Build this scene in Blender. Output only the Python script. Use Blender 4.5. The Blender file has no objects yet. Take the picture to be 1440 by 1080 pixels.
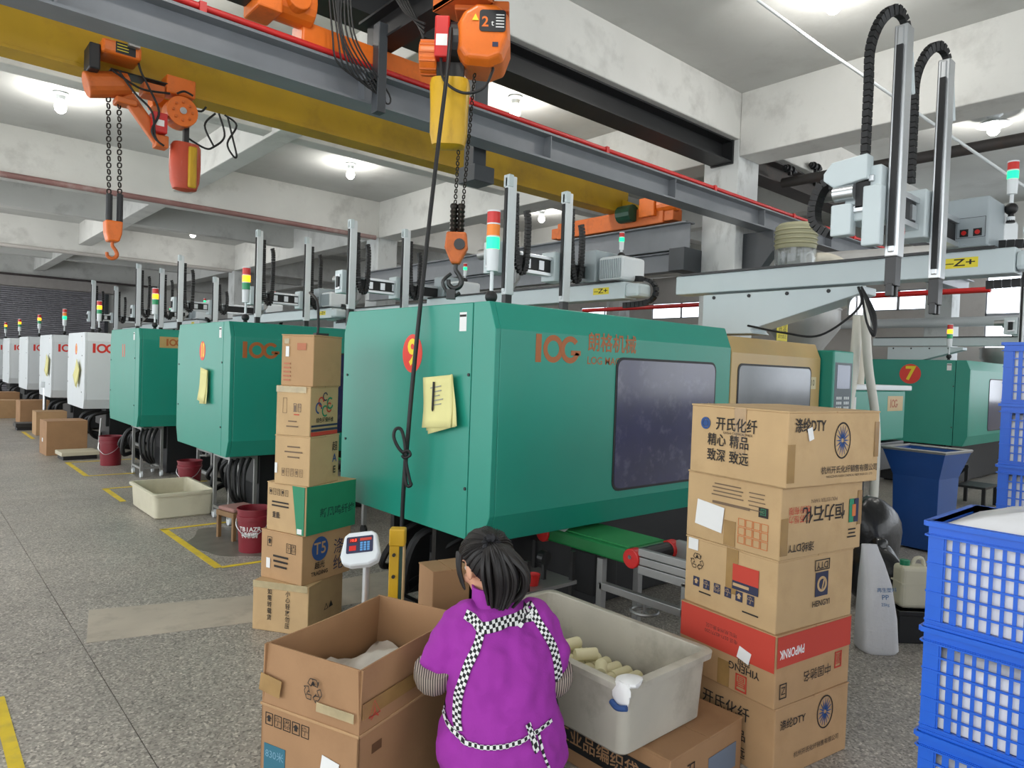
import bpy, math, random
from mathutils import Vector, Matrix
random.seed(11)
PI = math.pi
SC = bpy.context.scene
COL = SC.collection
# ------------------------------------------------------------------ camera
FPX = 978.0
RW = ((0.7502672, 0.0108147, 0.6610463), (-0.6602098, -0.0406146, 0.7499823), (0.0349589, -0.9991164, -0.0233319))
EYE = 1.6
cam = bpy.data.cameras.new('camera')
cam.sensor_fit = 'HORIZONTAL'; cam.sensor_width = 36.0; cam.lens = 36.0 * FPX / 1440.0
cam.clip_start = 0.05; cam.clip_end = 200
co = bpy.data.objects.new('camera', cam); COL.objects.link(co)
m = Matrix.Identity(4)
for i in range(3):
    m[i][0] = RW[i][0]; m[i][1] = -RW[i][1]; m[i][2] = -RW[i][2]
m[2][3] = EYE
co.matrix_world = m
SC.camera = co

def px(x, y, X=None, Y=None, Z=None):
    """point of the photograph on the plane X, Y or Z (metres)"""
    c = ((x - 720) / FPX, (y - 540) / FPX, 1.0)
    r = [sum(RW[i][k] * c[k] for k in range(3)) for i in range(3)]
    t = X / r[0] if X is not None else (Y / r[1] if Y is not None else (Z - EYE) / r[2])
    return Vector((r[0] * t, r[1] * t, EYE + r[2] * t))
# ------------------------------------------------------------------ world and exposure
w = bpy.data.worlds.new('world'); SC.world = w; w.use_nodes = True
bg = w.node_tree.nodes['Background']
bg.inputs[0].default_value = (0.93, 0.97, 1.0, 1); bg.inputs[1].default_value = 2.75
SC.view_settings.view_transform = 'Standard'; SC.view_settings.look = 'None'
SC.view_settings.exposure = 0.06; SC.view_settings.gamma = 1.0
SC.view_settings.use_curve_mapping = False
LAMP_W = 52.0
# ------------------------------------------------------------------ helpers
def lin(c):
    f = lambda v: v / 12.92 if v <= .04045 else ((v + .055) / 1.055) ** 2.4
    return tuple(f(v / 255.0) for v in c) + (1.0,)
MATS = {}
def mat(name, col, rough=.5, metal=0., var=.0, scale=6., bump=0., bscale=80., wear=None, wamt=.5, wscale=3., emit=0., stretch=None, trans=0., alpha=1., coat=0.):
    if name in MATS: return MATS[name]
    mt = bpy.data.materials.new(name); mt.use_nodes = True
    nt = mt.node_tree; N = nt.nodes; L = nt.links; b = N['Principled BSDF']
    base = lin(col); b.inputs['Base Color'].default_value = base
    b.inputs['Roughness'].default_value = rough; b.inputs['Metallic'].default_value = metal
    if coat: b.inputs['Coat Weight'].default_value = coat; b.inputs['Coat Roughness'].default_value = .15
    if trans: b.inputs['Transmission Weight'].default_value = trans
    if alpha < 1: b.inputs['Alpha'].default_value = alpha
    if emit:
        b.inputs['Emission Color'].default_value = base; b.inputs['Emission Strength'].default_value = emit
    tc = None
    def coord():
        nonlocal tc
        if tc is None:
            t = N.new('ShaderNodeTexCoord'); tc = t.outputs['Object']
            if stretch:
                mp = N.new('ShaderNodeMapping'); mp.inputs['Scale'].default_value = stretch
                L.new(tc, mp.inputs['Vector']); tc = mp.outputs['Vector']
        return tc
    out = None
    if var:
        n = N.new('ShaderNodeTexNoise'); n.inputs['Scale'].default_value = scale; n.inputs['Detail'].default_value = 6
        L.new(coord(), n.inputs['Vector'])
        r = N.new('ShaderNodeValToRGB')
        r.color_ramp.elements[0].position = .3; r.color_ramp.elements[1].position = .7
        r.color_ramp.elements[0].color = tuple(v * (1 - var) for v in base[:3]) + (1,)
        r.color_ramp.elements[1].color = tuple(min(1, v * (1 + var * .7)) for v in base[:3]) + (1,)
        L.new(n.outputs['Fac'], r.inputs['Fac']); out = r.outputs['Color']
    if wear:
        n = N.new('ShaderNodeTexNoise'); n.inputs['Scale'].default_value = wscale; n.inputs['Detail'].default_value = 9; n.inputs['Roughness'].default_value = .65
        L.new(coord(), n.inputs['Vector'])
        r = N.new('ShaderNodeValToRGB')
        r.color_ramp.elements[0].position = .52; r.color_ramp.elements[1].position = .78
        r.color_ramp.elements[0].color = (0, 0, 0, 1); r.color_ramp.elements[1].color = (wamt, wamt, wamt, 1)
        L.new(n.outputs['Fac'], r.inputs['Fac'])
        mx = N.new('ShaderNodeMix'); mx.data_type = 'RGBA'
        L.new(r.outputs['Color'], mx.inputs[0])
        if out: L.new(out, mx.inputs[6])
        else: mx.inputs[6].default_value = base
        mx.inputs[7].default_value = lin(wear); out = mx.outputs[2]
    if out: L.new(out, b.inputs['Base Color'])
    if bump:
        n = N.new('ShaderNodeTexNoise'); n.inputs['Scale'].default_value = bscale; n.inputs['Detail'].default_value = 4
        L.new(coord(), n.inputs['Vector'])
        bp = N.new('ShaderNodeBump'); bp.inputs['Strength'].default_value = bump; bp.inputs['Distance'].default_value = .01
        L.new(n.outputs['Fac'], bp.inputs['Height']); L.new(bp.outputs['Normal'], b.inputs['Normal'])
    MATS[name] = mt
    return mt

class MB:
    def __init__(s): s.v = []; s.f = []
    def add(s, vs, fs):
        o = len(s.v); s.v += [tuple(p) for p in vs]; s.f += [tuple(i + o for i in f) for f in fs]; return s
    def box(s, c, d, M=None):
        hx, hy, hz = d[0] / 2, d[1] / 2, d[2] / 2
        vs = [Vector((c[0] + a * hx, c[1] + b * hy, c[2] + e * hz)) for a in (-1, 1) for b in (-1, 1) for e in (-1, 1)]
        if M is not None: vs = [M @ p for p in vs]
        return s.add(vs, [(0, 1, 3, 2), (4, 6, 7, 5), (0, 4, 5, 1), (2, 3, 7, 6), (0, 2, 6, 4), (1, 5, 7, 3)])
    def b2(s, a, b):
        return s.box([(a[i] + b[i]) / 2 for i in range(3)], [abs(b[i] - a[i]) for i in range(3)])
    def bar(s, p, q, w, h, up=(0, 0, 1)):
        p = Vector(p); q = Vector(q); d = q - p; l = d.length; d.normalize()
        u = Vector(up)
        if abs(d.dot(u)) > .98: u = Vector((1, 0, 0))
        x = d.cross(u).normalized(); z = x.cross(d)
        M = Matrix(((x[0], d[0], z[0], 0), (x[1], d[1], z[1], 0), (x[2], d[2], z[2], 0), (0, 0, 0, 1)))
        return s.box((0, 0, 0), (w, l, h), Matrix.Translation((p + q) / 2) @ M)
    def rings(s, R, cap=True, closed=False):
        n = len(R[0]); o = len(s.v)
        for r in R: s.v += [tuple(p) for p in r]
        k = len(R)
        for i in range(k if closed else k - 1):
            a = o + i * n; b = o + ((i + 1) % k) * n
            for j in range(n): s.f.append((a + j, a + (j + 1) % n, b + (j + 1) % n, b + j))
        if cap and not closed:
            s.f.append(tuple(o + j for j in reversed(range(n)))); s.f.append(tuple(o + (k - 1) * n + j for j in range(n)))
        return s
    def cyl(s, p, q, r, r2=None, n=16, cap=True):
        return s.tube([p, q], [r, r if r2 is None else r2], n, cap=cap)
    def tube(s, pts, r, n=8, closed=False, cap=True, flat=1.0):
        pts = [Vector(p) for p in pts]; k = len(pts)
        if not isinstance(r, (list, tuple)): r = [r] * k
        T = []
        for i in range(k):
            a = pts[(i - 1) % k] if (closed or i > 0) else pts[0]
            b = pts[(i + 1) % k] if (closed or i < k - 1) else pts[-1]
            t = (b - a); T.append(t.normalized() if t.length > 1e-9 else Vector((0, 0, 1)))
        u = Vector((0, 0, 1)) if abs(T[0].z) < .9 else Vector((1, 0, 0))
        x = T[0].cross(u).normalized(); R = []
        for i in range(k):
            x = (x - T[i] * x.dot(T[i]))
            x = x.normalized() if x.length > 1e-6 else T[i].orthogonal().normalized()
            y = T[i].cross(x)
            R.append([pts[i] + (x * math.cos(2 * PI * j / n) + y * math.sin(2 * PI * j / n) * flat) * r[i] for j in range(n)])
        return s.rings(R, cap, closed)
    def prism(s, poly, vec):
        vec = Vector(vec); n = len(poly); P = [Vector(p) for p in poly]
        return s.add(P + [p + vec for p in P], [tuple(reversed(range(n))), tuple(range(n, 2 * n))] + [(i, (i + 1) % n, n + (i + 1) % n, n + i) for i in range(n)])
    def lathe(s, prof, c=(0, 0, 0), n=24, cap=True):
        return s.rings([[(c[0] + r * math.cos(2 * PI * j / n), c[1] + r * math.sin(2 * PI * j / n), c[2] + z) for j in range(n)] for r, z in prof], cap)
    def ball(s, c, r, n=14, k=9):
        if not isinstance(r, (list, tuple)): r = (r, r, r)
        R = []
        for i in range(1, k):
            a = -PI / 2 + PI * i / k
            R.append([(c[0] + r[0] * math.cos(a) * math.cos(2 * PI * j / n), c[1] + r[1] * math.cos(a) * math.sin(2 * PI * j / n), c[2] + r[2] * math.sin(a)) for j in range(n)])
        return s.rings(R)
    def move(s, M):
        s.v = [tuple(M @ Vector(p)) for p in s.v]; return s
    def mesh(s, name, smooth=False):
        me = bpy.data.meshes.new(name); me.from_pydata(s.v, [], s.f); me.validate()
        import bmesh
        b = bmesh.new(); b.from_mesh(me); bmesh.ops.recalc_face_normals(b, faces=b.faces); b.to_mesh(me); b.free()
        if smooth:
            for p in me.polygons: p.use_smooth = True
        return me
    def build(s, name, mt, parent=None, bevel=0., smooth=False, seg=2, angle=35):
        return link(name, s.mesh(name, smooth), mt, parent, bevel, seg, smooth, angle)

def link(name, me, mt, parent=None, bevel=0., seg=2, smooth=False, angle=35):
    if mt is not None and not me.materials: me.materials.append(mt)
    o = bpy.data.objects.new(name, me); COL.objects.link(o); o.parent = parent
    if bevel:
        md = o.modifiers.new('bevel', 'BEVEL'); md.width = bevel; md.segments = seg; md.limit_method = 'ANGLE'; md.angle_limit = math.radians(angle)
    if smooth:
        try: me.set_sharp_from_angle(angle=math.radians(40))
        except Exception: pass
    return o
def tag(o, label, cat, group=None):
    o['label'] = label; o['category'] = cat
    if group: o['group'] = group
    return o
def thing(name, label, cat, loc=(0, 0, 0), rz=0., group=None):
    o = bpy.data.objects.new(name, None); COL.objects.link(o)
    o.empty_display_size = .1; o.location = loc; o.rotation_euler = (0, 0, rz)
    return tag(o, label, cat, group)
def struct(o): o['kind'] = 'structure'; return o
def stuff(o): o['kind'] = 'stuff'; return o
def dup(root, loc, rz=None, label=None):
    def cp(o, par):
        c = o.copy(); COL.objects.link(c); c.parent = par
        for ch in list(o.children): cp(ch, c)
        return c
    r = cp(root, root.parent); r.location = loc
    if rz is not None: r.rotation_euler = (0, 0, rz)
    if label: r['label'] = label
    return r

TXT = {}
def txt(s, size, mt, parent, o, u=(1, 0, 0), v=(0, 0, 1), name='lettering', sx=1., bold=0., align='CENTER', ext=.0004):
    key = (s, bold, align)
    if key not in TXT:
        cu = bpy.data.curves.new('t', 'FONT'); cu.body = s; cu.size = 1; cu.align_x = align; cu.align_y = 'CENTER'; cu.offset = bold
        cu.resolution_u = 3; cu.extrude = .004
        ob = bpy.data.objects.new('t', cu); COL.objects.link(ob)
        bpy.context.view_layer.update()
        me = bpy.data.meshes.new_from_object(ob.evaluated_get(bpy.context.evaluated_depsgraph_get()))
        bpy.data.objects.remove(ob); bpy.data.curves.remove(cu); TXT[key] = me
    me = TXT[key]
    if me.materials and me.materials[0] != mt: me = me.copy(); me.materials.clear()
    ob = link(name, me, mt, parent)
    u = Vector(u).normalized(); v = Vector(v).normalized(); n = u.cross(v)
    k = size
    ob.matrix_local = Matrix(((u[0] * k * sx, v[0] * k, n[0] * k * .1, o[0]), (u[1] * k * sx, v[1] * k, n[1] * k * .1, o[1]), (u[2] * k * sx, v[2] * k, n[2] * k * .1, o[2]), (0, 0, 0, 1)))
    return ob
class Face:
    """a flat face in local space: o = centre, u right, v up; prints thin flat shapes on it"""
    def __init__(s, parent, o, u, v, k=1.):
        s.k = k; s.p = parent; s.o = Vector(o); s.u = Vector(u); s.v = Vector(v); s.n = s.u.cross(s.v)
    def at(s, a, b, d=.001): return s.o + s.u * (a * s.k) + s.v * b + s.n * d
    def text(s, t, size, a, b, mt, flip=False, d=.0012, **k):
        g = -1 if flip else 1
        return txt(t, size, mt, s.p, s.at(a, b, d), s.u * g, s.v * g, **{**k, 'sx': k.get('sx', 1.) * s.k})
    def rect(s, a, b, w, h, mt, name='printed_panel', d=.0012, rot=0., th=.0012):
        c, q = math.cos(rot), math.sin(rot)
        pts = [s.at(a + x * c - y * q, b + x * q + y * c, d - th) for x, y in ((-w / 2, -h / 2), (w / 2, -h / 2), (w / 2, h / 2), (-w / 2, h / 2))]
        return MB().prism(pts, s.n * th).build(name, mt, s.p)
    def poly(s, pts, mt, name='printed_mark', d=.0012, th=.0012):
        return MB().prism([s.at(x, y, d - th) for x, y in pts], s.n * th).build(name, mt, s.p)
    def ring(s, a, b, r0, r1, mt, name='printed_ring', a0=0., a1=2 * PI, sx=1., n=28, d=.0014, mb=None):
        m = mb or MB(); full = abs(a1 - a0) > 6.28; k = n if full else n + 1
        R = [[s.at(a + sx * rr * math.cos(a0 + (a1 - a0) * i / n), b + rr * math.sin(a0 + (a1 - a0) * i / n), dd) for rr, dd in ((r0, 0), (r1, 0), (r1, d), (r0, d))] for i in range(k)]
        m.rings(R, cap=not full, closed=full)
        return m if mb else m.build(name, mt, s.p)
    def disc(s, a, b, r, mt, name='printed_disc', sx=1., n=28, d=.0012, th=.0012):
        return s.poly([(a + sx * r * math.cos(2 * PI * i / n), b + r * math.sin(2 * PI * i / n)) for i in range(n)], mt, name, d, th)
    def frame(s, a, b, w, h, t, mt, name='printed_frame'):
        m = MB()
        for x, y, ww, hh in ((0, h / 2 - t / 2, w, t), (0, -h / 2 + t / 2, w, t), (-w / 2 + t / 2, 0, t, h), (w / 2 - t / 2, 0, t, h)):
            m.prism([s.at(a + x + p * ww / 2, b + y + q * hh / 2, 0) for p, q in ((-1, -1), (1, -1), (1, 1), (-1, 1))], s.n * .0012)
        return m.build(name, mt, s.p)
def smoothpts(pts, k=6, closed=False):
    P = [Vector(p) for p in pts]; n = len(P); out = []
    for i in range(n if closed else n - 1):
        g = lambda j: P[j % n] if closed else P[max(0, min(n - 1, j))]
        a, b, c, d = g(i - 1), g(i), g(i + 1), g(i + 2)
        for t in range(k):
            t /= k
            out.append(.5 * ((2 * b) + (c - a) * t + (2 * a - 5 * b + 4 * c - d) * t * t + (3 * b - a - 3 * c + d) * t ** 3))
    if not closed: out.append(P[-1])
    return out
# ------------------------------------------------------------------ materials
CONC = mat('whitewashed_concrete', (214, 214, 210), .85, var=.07, scale=1.2, bump=.25, bscale=14, wear=(130, 128, 124), wamt=.5, wscale=1.7)
CEIL = mat('ceiling_concrete', (196, 197, 194), .9, var=.10, scale=.8, bump=.2, bscale=9, wear=(150, 147, 142), wamt=.5, wscale=.9)
PILL = mat('pillar_plaster', (205, 208, 207), .8, var=.06, scale=1.5, bump=.2, bscale=20, wear=(92, 90, 86), wamt=.6, wscale=4., stretch=(1, 1, .45))
STEEL_G = mat('grey_painted_steel', (118, 122, 127), .36, var=.12, scale=3)
STEEL_D = mat('charcoal_steel', (58, 62, 66), .42, var=.15, scale=4)
BLACKP = mat('black_paint', (26, 27, 29), .5, var=.15, scale=5)
RUBBER = mat('black_rubber', (20, 20, 21), .55)
REDP = mat('red_paint', (196, 36, 34), .4, var=.1)
YELG = mat('yellow_girder_paint', (186, 148, 22), .5, var=.12, scale=2.2, wear=(120, 88, 30), wamt=.5, wscale=2.5)
ORANGE = mat('orange_paint', (226, 112, 30), .38, var=.08, scale=6, wear=(120, 60, 25), wamt=.45, wscale=7)
ORANGE2 = mat('orange_dull_paint', (205, 104, 40), .5, var=.12, scale=6, wear=(90, 45, 25), wamt=.6, wscale=6)
YELB = mat('yellow_bucket_plastic', (204, 160, 28), .42, var=.12, scale=7, wear=(128, 92, 40), wamt=.8, wscale=6, stretch=(1, 1, .3))
GREEN = mat('teal_green_enamel', (31, 140, 120), .38, var=.05, scale=1.5, wear=(60, 132, 112), wamt=.35, wscale=2.2)
GREEN_F = GREEN
WHITEM = mat('white_enamel', (214, 219, 221), .4, var=.03, scale=2)
CREAM = mat('beige_enamel', (186, 156, 100), .42, var=.08, scale=2.5, wear=(160, 150, 100), wamt=.4)
ROBO = mat('robot_grey_enamel', (196, 207, 209), .38, var=.03, scale=3)
ROBO_D = mat('robot_blue_grey', (150, 160, 164), .4, var=.04)  # darker blue-grey tone for carriage boxes and cooling ribs
ALU = mat('aluminium', (205, 208, 210), .3, .85, var=.04, scale=4)
ALU_D = mat('dull_aluminium', (165, 165, 163), .45, .7, var=.08)
CHROME = mat('chrome', (220, 220, 222), .15, 1.)
DKSTEEL = mat('dark_steel', (66, 66, 66), .4, .8, var=.1)
CHAINM = mat('oiled_chain_steel', (50, 46, 42), .4, .85)
GLASSD = mat('tinted_window', (44, 46, 82), .14, var=.3, scale=2.2, wear=(160, 162, 184), wamt=.3, wscale=7, coat=.4)
GLASSG = mat('grey_window', (92, 98, 104), .14, var=.25, scale=2.2, coat=.4)
CLEAR = mat('clear_acrylic', (225, 230, 230), .08, trans=.9)
CARD = mat('cardboard', (178, 142, 102), .8, var=.08, scale=5, bump=.06, bscale=60, wear=(140, 104, 66), wamt=.4, wscale=4)
CARD2 = mat('tan_cardboard', (190, 159, 116), .8, var=.08, scale=5, bump=.06, bscale=50, wear=(150, 118, 76), wamt=.4, wscale=4)
CARD3 = mat('brown_cardboard', (162, 124, 88), .82, var=.09, scale=4, bump=.06, bscale=50, wear=(120, 82, 50), wamt=.4, wscale=3)
TAPE = mat('packing_tape', (170, 135, 84), .22, var=.12, scale=14, alpha=.8, coat=.5)
TAPEC = mat('glossy_clear_tape', (205, 190, 150), .15, var=.15, scale=20, alpha=.5, coat=.6)
INK = mat('black_ink', (38, 33, 30), .75)
INKB = mat('blue_ink', (40, 74, 128), .7)
INKN = mat('navy_ink', (42, 46, 72), .7)
INKR = mat('red_ink', (190, 62, 46), .7)
INKO = mat('orange_ink', (202, 112, 58), .7)
INKG = mat('green_ink', (34, 130, 92), .6, var=.08)
INKT = mat('teal_ink', (48, 104, 122), .7)
INKP = mat('grey_print', (112, 92, 72), .75)
PAPER = mat('white_paper', (228, 228, 226), .8, var=.03)
PAPERY = mat('yellow_paper', (222, 216, 150), .8, var=.05)
LOGOB = mat('copper_logo', (162, 92, 42), .5)
LOGOR = mat('red_logo', (214, 50, 40), .5)
REDN = mat('red_number_disc', (222, 62, 48), .5)
YELN = mat('yellow_number', (236, 212, 40), .5)
YELT = mat('yellow_tag', (226, 208, 44), .5)
PLAST = mat('grey_white_plastic', (184, 179, 166), .5, var=.1, scale=4, wear=(112, 102, 86), wamt=.75, wscale=3.0)
PLASTC = mat('cream_plastic', (206, 200, 176), .5, var=.06, scale=4, wear=(160, 150, 124), wamt=.45, wscale=3)
BLUEC = mat('blue_crate_plastic', (22, 92, 200), .36, var=.06, scale=8)
BLUEM = mat('blue_sheet_metal', (28, 72, 138), .4, var=.1, scale=4)
WHITEB = mat('white_film_bag', (226, 226, 228), .35, var=.05, scale=9, bump=.3, bscale=22)
MAROON = mat('maroon_plastic', (126, 30, 42), .42, var=.1, scale=4)
CREAMY = mat('cream_bobbin', (222, 214, 176), .6)
YELLINE = mat('yellow_floor_paint', (222, 192, 40), .6, var=.12, scale=9, wear=(150, 138, 100), wamt=.7, wscale=8)
BULB = mat('lit_bulb', (255, 252, 244), .5, emit=14.)
# ================================================================== STRUCTURE
# floor: terrazzo slabs
def terrazzo():
    mt = bpy.data.materials.new('terrazzo'); mt.use_nodes = True; nt = mt.node_tree; N = nt.nodes; L = nt.links; b = N['Principled BSDF']
    tc = N.new('ShaderNodeTexCoord')
    vo = N.new('ShaderNodeTexVoronoi'); vo.inputs['Scale'].default_value = 105; L.new(tc.outputs['Object'], vo.inputs['Vector'])
    r = N.new('ShaderNodeValToRGB'); e = r.color_ramp.elements
    e[0].position = .0; e[0].color = lin((88, 84, 80)); e[1].position = 1.; e[1].color = lin((214, 208, 198))
    k = e.new(.35); k.color = lin((142, 137, 130)); k = e.new(.7); k.color = lin((164, 158, 150))
    L.new(vo.outputs['Color'], r.inputs['Fac'])
    n = N.new('ShaderNodeTexNoise'); n.inputs['Scale'].default_value = .9; n.inputs['Detail'].default_value = 8; n.inputs['Roughness'].default_value = .6; L.new(tc.outputs['Object'], n.inputs['Vector'])
    q = N.new('ShaderNodeValToRGB'); q.color_ramp.elements[0].position = .3; q.color_ramp.elements[1].position = .72
    q.color_ramp.elements[0].color = (.82, .81, .8, 1); q.color_ramp.elements[1].color = (1.16, 1.14, 1.1, 1); L.new(n.outputs['Fac'], q.inputs['Fac'])
    mx = N.new('ShaderNodeMix'); mx.data_type = 'RGBA'; mx.blend_type = 'MULTIPLY'; mx.inputs[0].default_value = 1
    L.new(r.outputs['Color'], mx.inputs[6]); L.new(q.outputs['Color'], mx.inputs[7]); L.new(mx.outputs[2], b.inputs['Base Color'])
    b.inputs['Roughness'].default_value = .42
    n2 = N.new('ShaderNodeTexNoise'); n2.inputs['Scale'].default_value = 2.2; n2.inputs['Detail'].default_value = 5; L.new(tc.outputs['Object'], n2.inputs['Vector'])
    q2 = N.new('ShaderNodeMapRange'); q2.inputs['To Min'].default_value = .3; q2.inputs['To Max'].default_value = .6; L.new(n2.outputs['Fac'], q2.inputs['Value']); L.new(q2.outputs['Result'], b.inputs['Roughness'])
    return mt
TERR = terrazzo()
JOINT = mat('joint_dirt', (96, 90, 84), .9)
PATCH = mat('worn_cement', (184, 174, 158), .6, var=.1, scale=3, wear=(120, 112, 102), wamt=.5, wscale=5)
FX = [-5, .77, 5.2, 9.6, 14, 18.2]; FY = [-5, -.1, 4.36, 8.8, 13.3, 17.8, 22.3, 26.8, 32]
fl = struct(MB().b2((-5.1, -5.1, -.3), (18.3, 32.1, -.012)).build('floor', JOINT))
for i in range(len(FX) - 1):
    for j in range(len(FY) - 1):
        g = .0018
        MB().b2((FX[i] + g, FY[j] + g, -.04), (FX[i + 1] - g, FY[j + 1] - g, 0)).build('slab', TERR, fl)
patch = MB()
pp = [(.79, 4.37), (1.75, 4.12), (3.2, 4.05), (3.2, 4.6), (1.83, 4.62), (.9, 4.93)]
patch.prism([(x, y, .0002) for x, y in pp], (0, 0, .0012)).build('cement_patch', PATCH, fl)
STAIN = mat('oil_stained_floor', (112, 106, 98), .4, var=.2, scale=7)
for cx, cy, rx, ry in ((2.25, 6.1, .36, .62),):
    MB().prism([(cx + rx * (1 + .13 * math.sin(3 * t + cx * 5) + .08 * math.sin(7 * t)) * math.cos(t), cy + ry * (1 + .1 * math.sin(4 * t + cy)) * math.sin(t), .0001) for t in [2 * PI * k / 40 for k in range(40)]], (0, 0, .0008)).build('oil_stain', STAIN, fl)
def mark(a, b, wd=.06):
    a = Vector((a[0], a[1], .0022)); b = Vector((b[0], b[1], .0022))
    MB().bar(a, b, wd, .002).build('floor_marking', YELLINE, fl)
for y0, y1 in ((5.39, 6.86), (8.4, 9.3), (10.38, 11.77), (15.2, 16.6)):
    mark((1.84, y0), (1.84, y1)); mark((1.81, y1), (3.0, y1), .05)
mark((1.86, 5.39), (2.35, 5.36), .045); mark((1.84, 10.38), (2.4, 10.36), .05)
mark((.35, 2.2), (.355, 3.9), .05)
# ceiling and beams
struct(MB().b2((-5, -5, 5.2), (18.2, 32, 5.4)).build('ceiling', CEIL))
ntrim = [0]
def beam(a, b, mt=CONC, bevel=.015):
    ntrim[0] += 1
    return struct(MB().b2(a, b).build('trim_%d' % ntrim[0], mt, None, bevel))
XB = [(-4.12, -3.6), (4.87, 5.38), (13.8, 14.32), (22.75, 23.27), (31.5, 32.0)]
for y0, y1 in XB: beam((-5, y0, 4.62 if y0 == 4.87 else 4.4), (18.2, y1, 5.21))
for y0 in (9.28, 18.3, 27.2): beam((-5, y0, 4.66), (18.2, y0 + .3, 5.21))
YB = [(-.95, -.45), (8.02, 8.52), (16.4, 16.9)]
for x0, x1 in YB:
    for i in range(len(XB) - 1): beam((x0, XB[i][1], 4.4), (x1, XB[i + 1][0], 5.21))
for x0 in (3.72, 12.3):
    for i in range(1, len(XB) - 1): beam((x0, XB[i][1], 4.62), (x0 + .32, XB[i + 1][0], 5.21))
for x0, x1 in YB[1:]:
    for y0, y1 in XB[1:4]: beam((x0, y0, 0), (x1, y1, 4.63 if y0 == 4.87 else 4.41), PILL, .012)
# walls
ws = MB(); ws.b2((-5, -5.2, 0), (18.2, -5, 1.0)); ws.b2((-5, -5.2, 4.3), (18.2, -5, 5.4))  # wall behind the camera, unseen; its openings are added to let daylight in
for x in (-5, -.6, 3.8, 8.2, 12.6, 17.7): ws.b2((x, -5.2, 1.0), (x + .5, -5, 4.3))
struct(ws.build('wall_south', CONC))
wn = MB(); wn.b2((-5, 32, 0), (2.0, 32.2, 5.4)); wn.b2((6.2, 32, 0), (18.2, 32.2, 5.4)); wn.b2((2.0, 32, 4.0), (6.2, 32.2, 5.4))
struct(wn.build('wall_north', CONC))
# roller shutter with slats
sh = MB(); n = 52
for i in range(n):
    z = 4.0 * i / n
    sh.prism([(2.0, 32.0, z), (2.0, 31.93, z + .02), (2.0, 31.93, z + .055), (2.0, 32.0, z + .075)], (4.2, 0, 0))
sh.b2((1.95, 32.0, 0), (6.25, 32.06, 4.02))
st = struct(sh.build('door_1', mat('shutter_steel', (158, 156, 162), .5, .1, var=.12, scale=.7)))
MB().b2((1.7, 31.35, 3.98), (6.5, 31.95, 4.38)).build('shutter_box', mat('shutter_box_steel', (168, 162, 158), .5, var=.06), st, .02)
for x in (1.97, 6.23): MB().b2((x - .06, 31.86, 0), (x + .06, 31.99, 3.98)).build('guide_rail', STEEL_D, st)
# east wall with window strips
EW = mat('east_plaster', (196, 190, 184), .85, var=.05, scale=1., wear=(160, 152, 146), wamt=.4)
we = MB(); xs = 18.0
wins = [(-4.5, -1.2, 1.2, 4.1), (-.8, 2.0, 1.2, 4.1), (2.4, 4.7, 1.2, 4.1)] + [(5.4 + 3.1 * k, 7.6 + 3.1 * k, 3.3, 3.8) for k in range(8)]
yp = -5.0
for a, b, z0, z1 in wins:
    we.b2((xs, yp, 0), (xs + .2, a, 5.4)); we.b2((xs, a, 0), (xs + .2, b, z0)); we.b2((xs, a, z1), (xs + .2, b, 5.4)); yp = b
we.b2((xs, yp, 0), (xs + .2, 32, 5.4))
struct(we.build('wall_east', EW))
SKYG = mat('daylit_frosted_glass', (236, 242, 250), .6, emit=2.6)
WFR = mat('window_frame_paint', (150, 152, 156), .5)
for k, (a, b, z0, z1) in enumerate(wins):
    fr = MB(); nz = 3 if z1 - z0 > 1 else 1; zs = [z0 + (z1 - z0) * i / nz for i in range(nz + 1)]; ysn = (a, (a + b) / 2, b)
    for z in zs: fr.b2((xs + .02, a, z - .03), (xs + .09, b, z + .03))
    for q in ysn: fr.b2((xs + .02, q - .03, z0), (xs + .09, q + .03, z1))
    off = '_offscreen' if b < 2.1 else ''
    wo = struct(fr.build('window_%d' % (k + 1) + off, WFR))
    for q in range(2):
        for i in range(nz): MB().b2((xs + .045, ysn[q] + .03, zs[i] + .03), (xs + .055, ysn[q + 1] - .03, zs[i + 1] - .03)).build('pane' + off, SKYG, wo)
# ------------------------------------------------------------------ pipes and steel along the ceiling
def ibeam(a, b, h, wd, tf=.018, tw=.012, up=(0, 0, 1)):
    a = Vector(a); b = Vector(b); u = Vector(up); m = MB()
    m.bar(a + u * (h / 2 - tf / 2), b + u * (h / 2 - tf / 2), wd, tf, up)
    m.bar(a - u * (h / 2 - tf / 2), b - u * (h / 2 - tf / 2), wd, tf, up)
    m.bar(a, b, tw, h - 2 * tf + .002, up)
    return m
bb = thing('steel_beam', 'black steel beam bolted under the concrete ceiling beam, ending on the pillar', 'beam', (0, 0, 0))
ibeam((-5, 5.1, 4.475), (8.01, 5.1, 4.475), .28, .3).build('web_and_flanges', BLACKP, bb)
MB().b2((7.98, 4.94, 4.32), (8.015, 5.26, 4.62)).build('end_plate', BLACKP, bb)
bb = thing('steel_beam', 'dark steel beam with rusty surface running on past the far side of the white pillar', 'beam', (0, 0, 0))
RUST = mat('rusty_dark_steel', (62, 58, 56), .6, var=.2, scale=3, wear=(96, 70, 56), wamt=.5, wscale=4)
ibeam((8.53, 5.1, 4.46), (16.39, 5.1, 4.46), .28, .3).build('web_and_flanges', RUST, bb)

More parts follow.
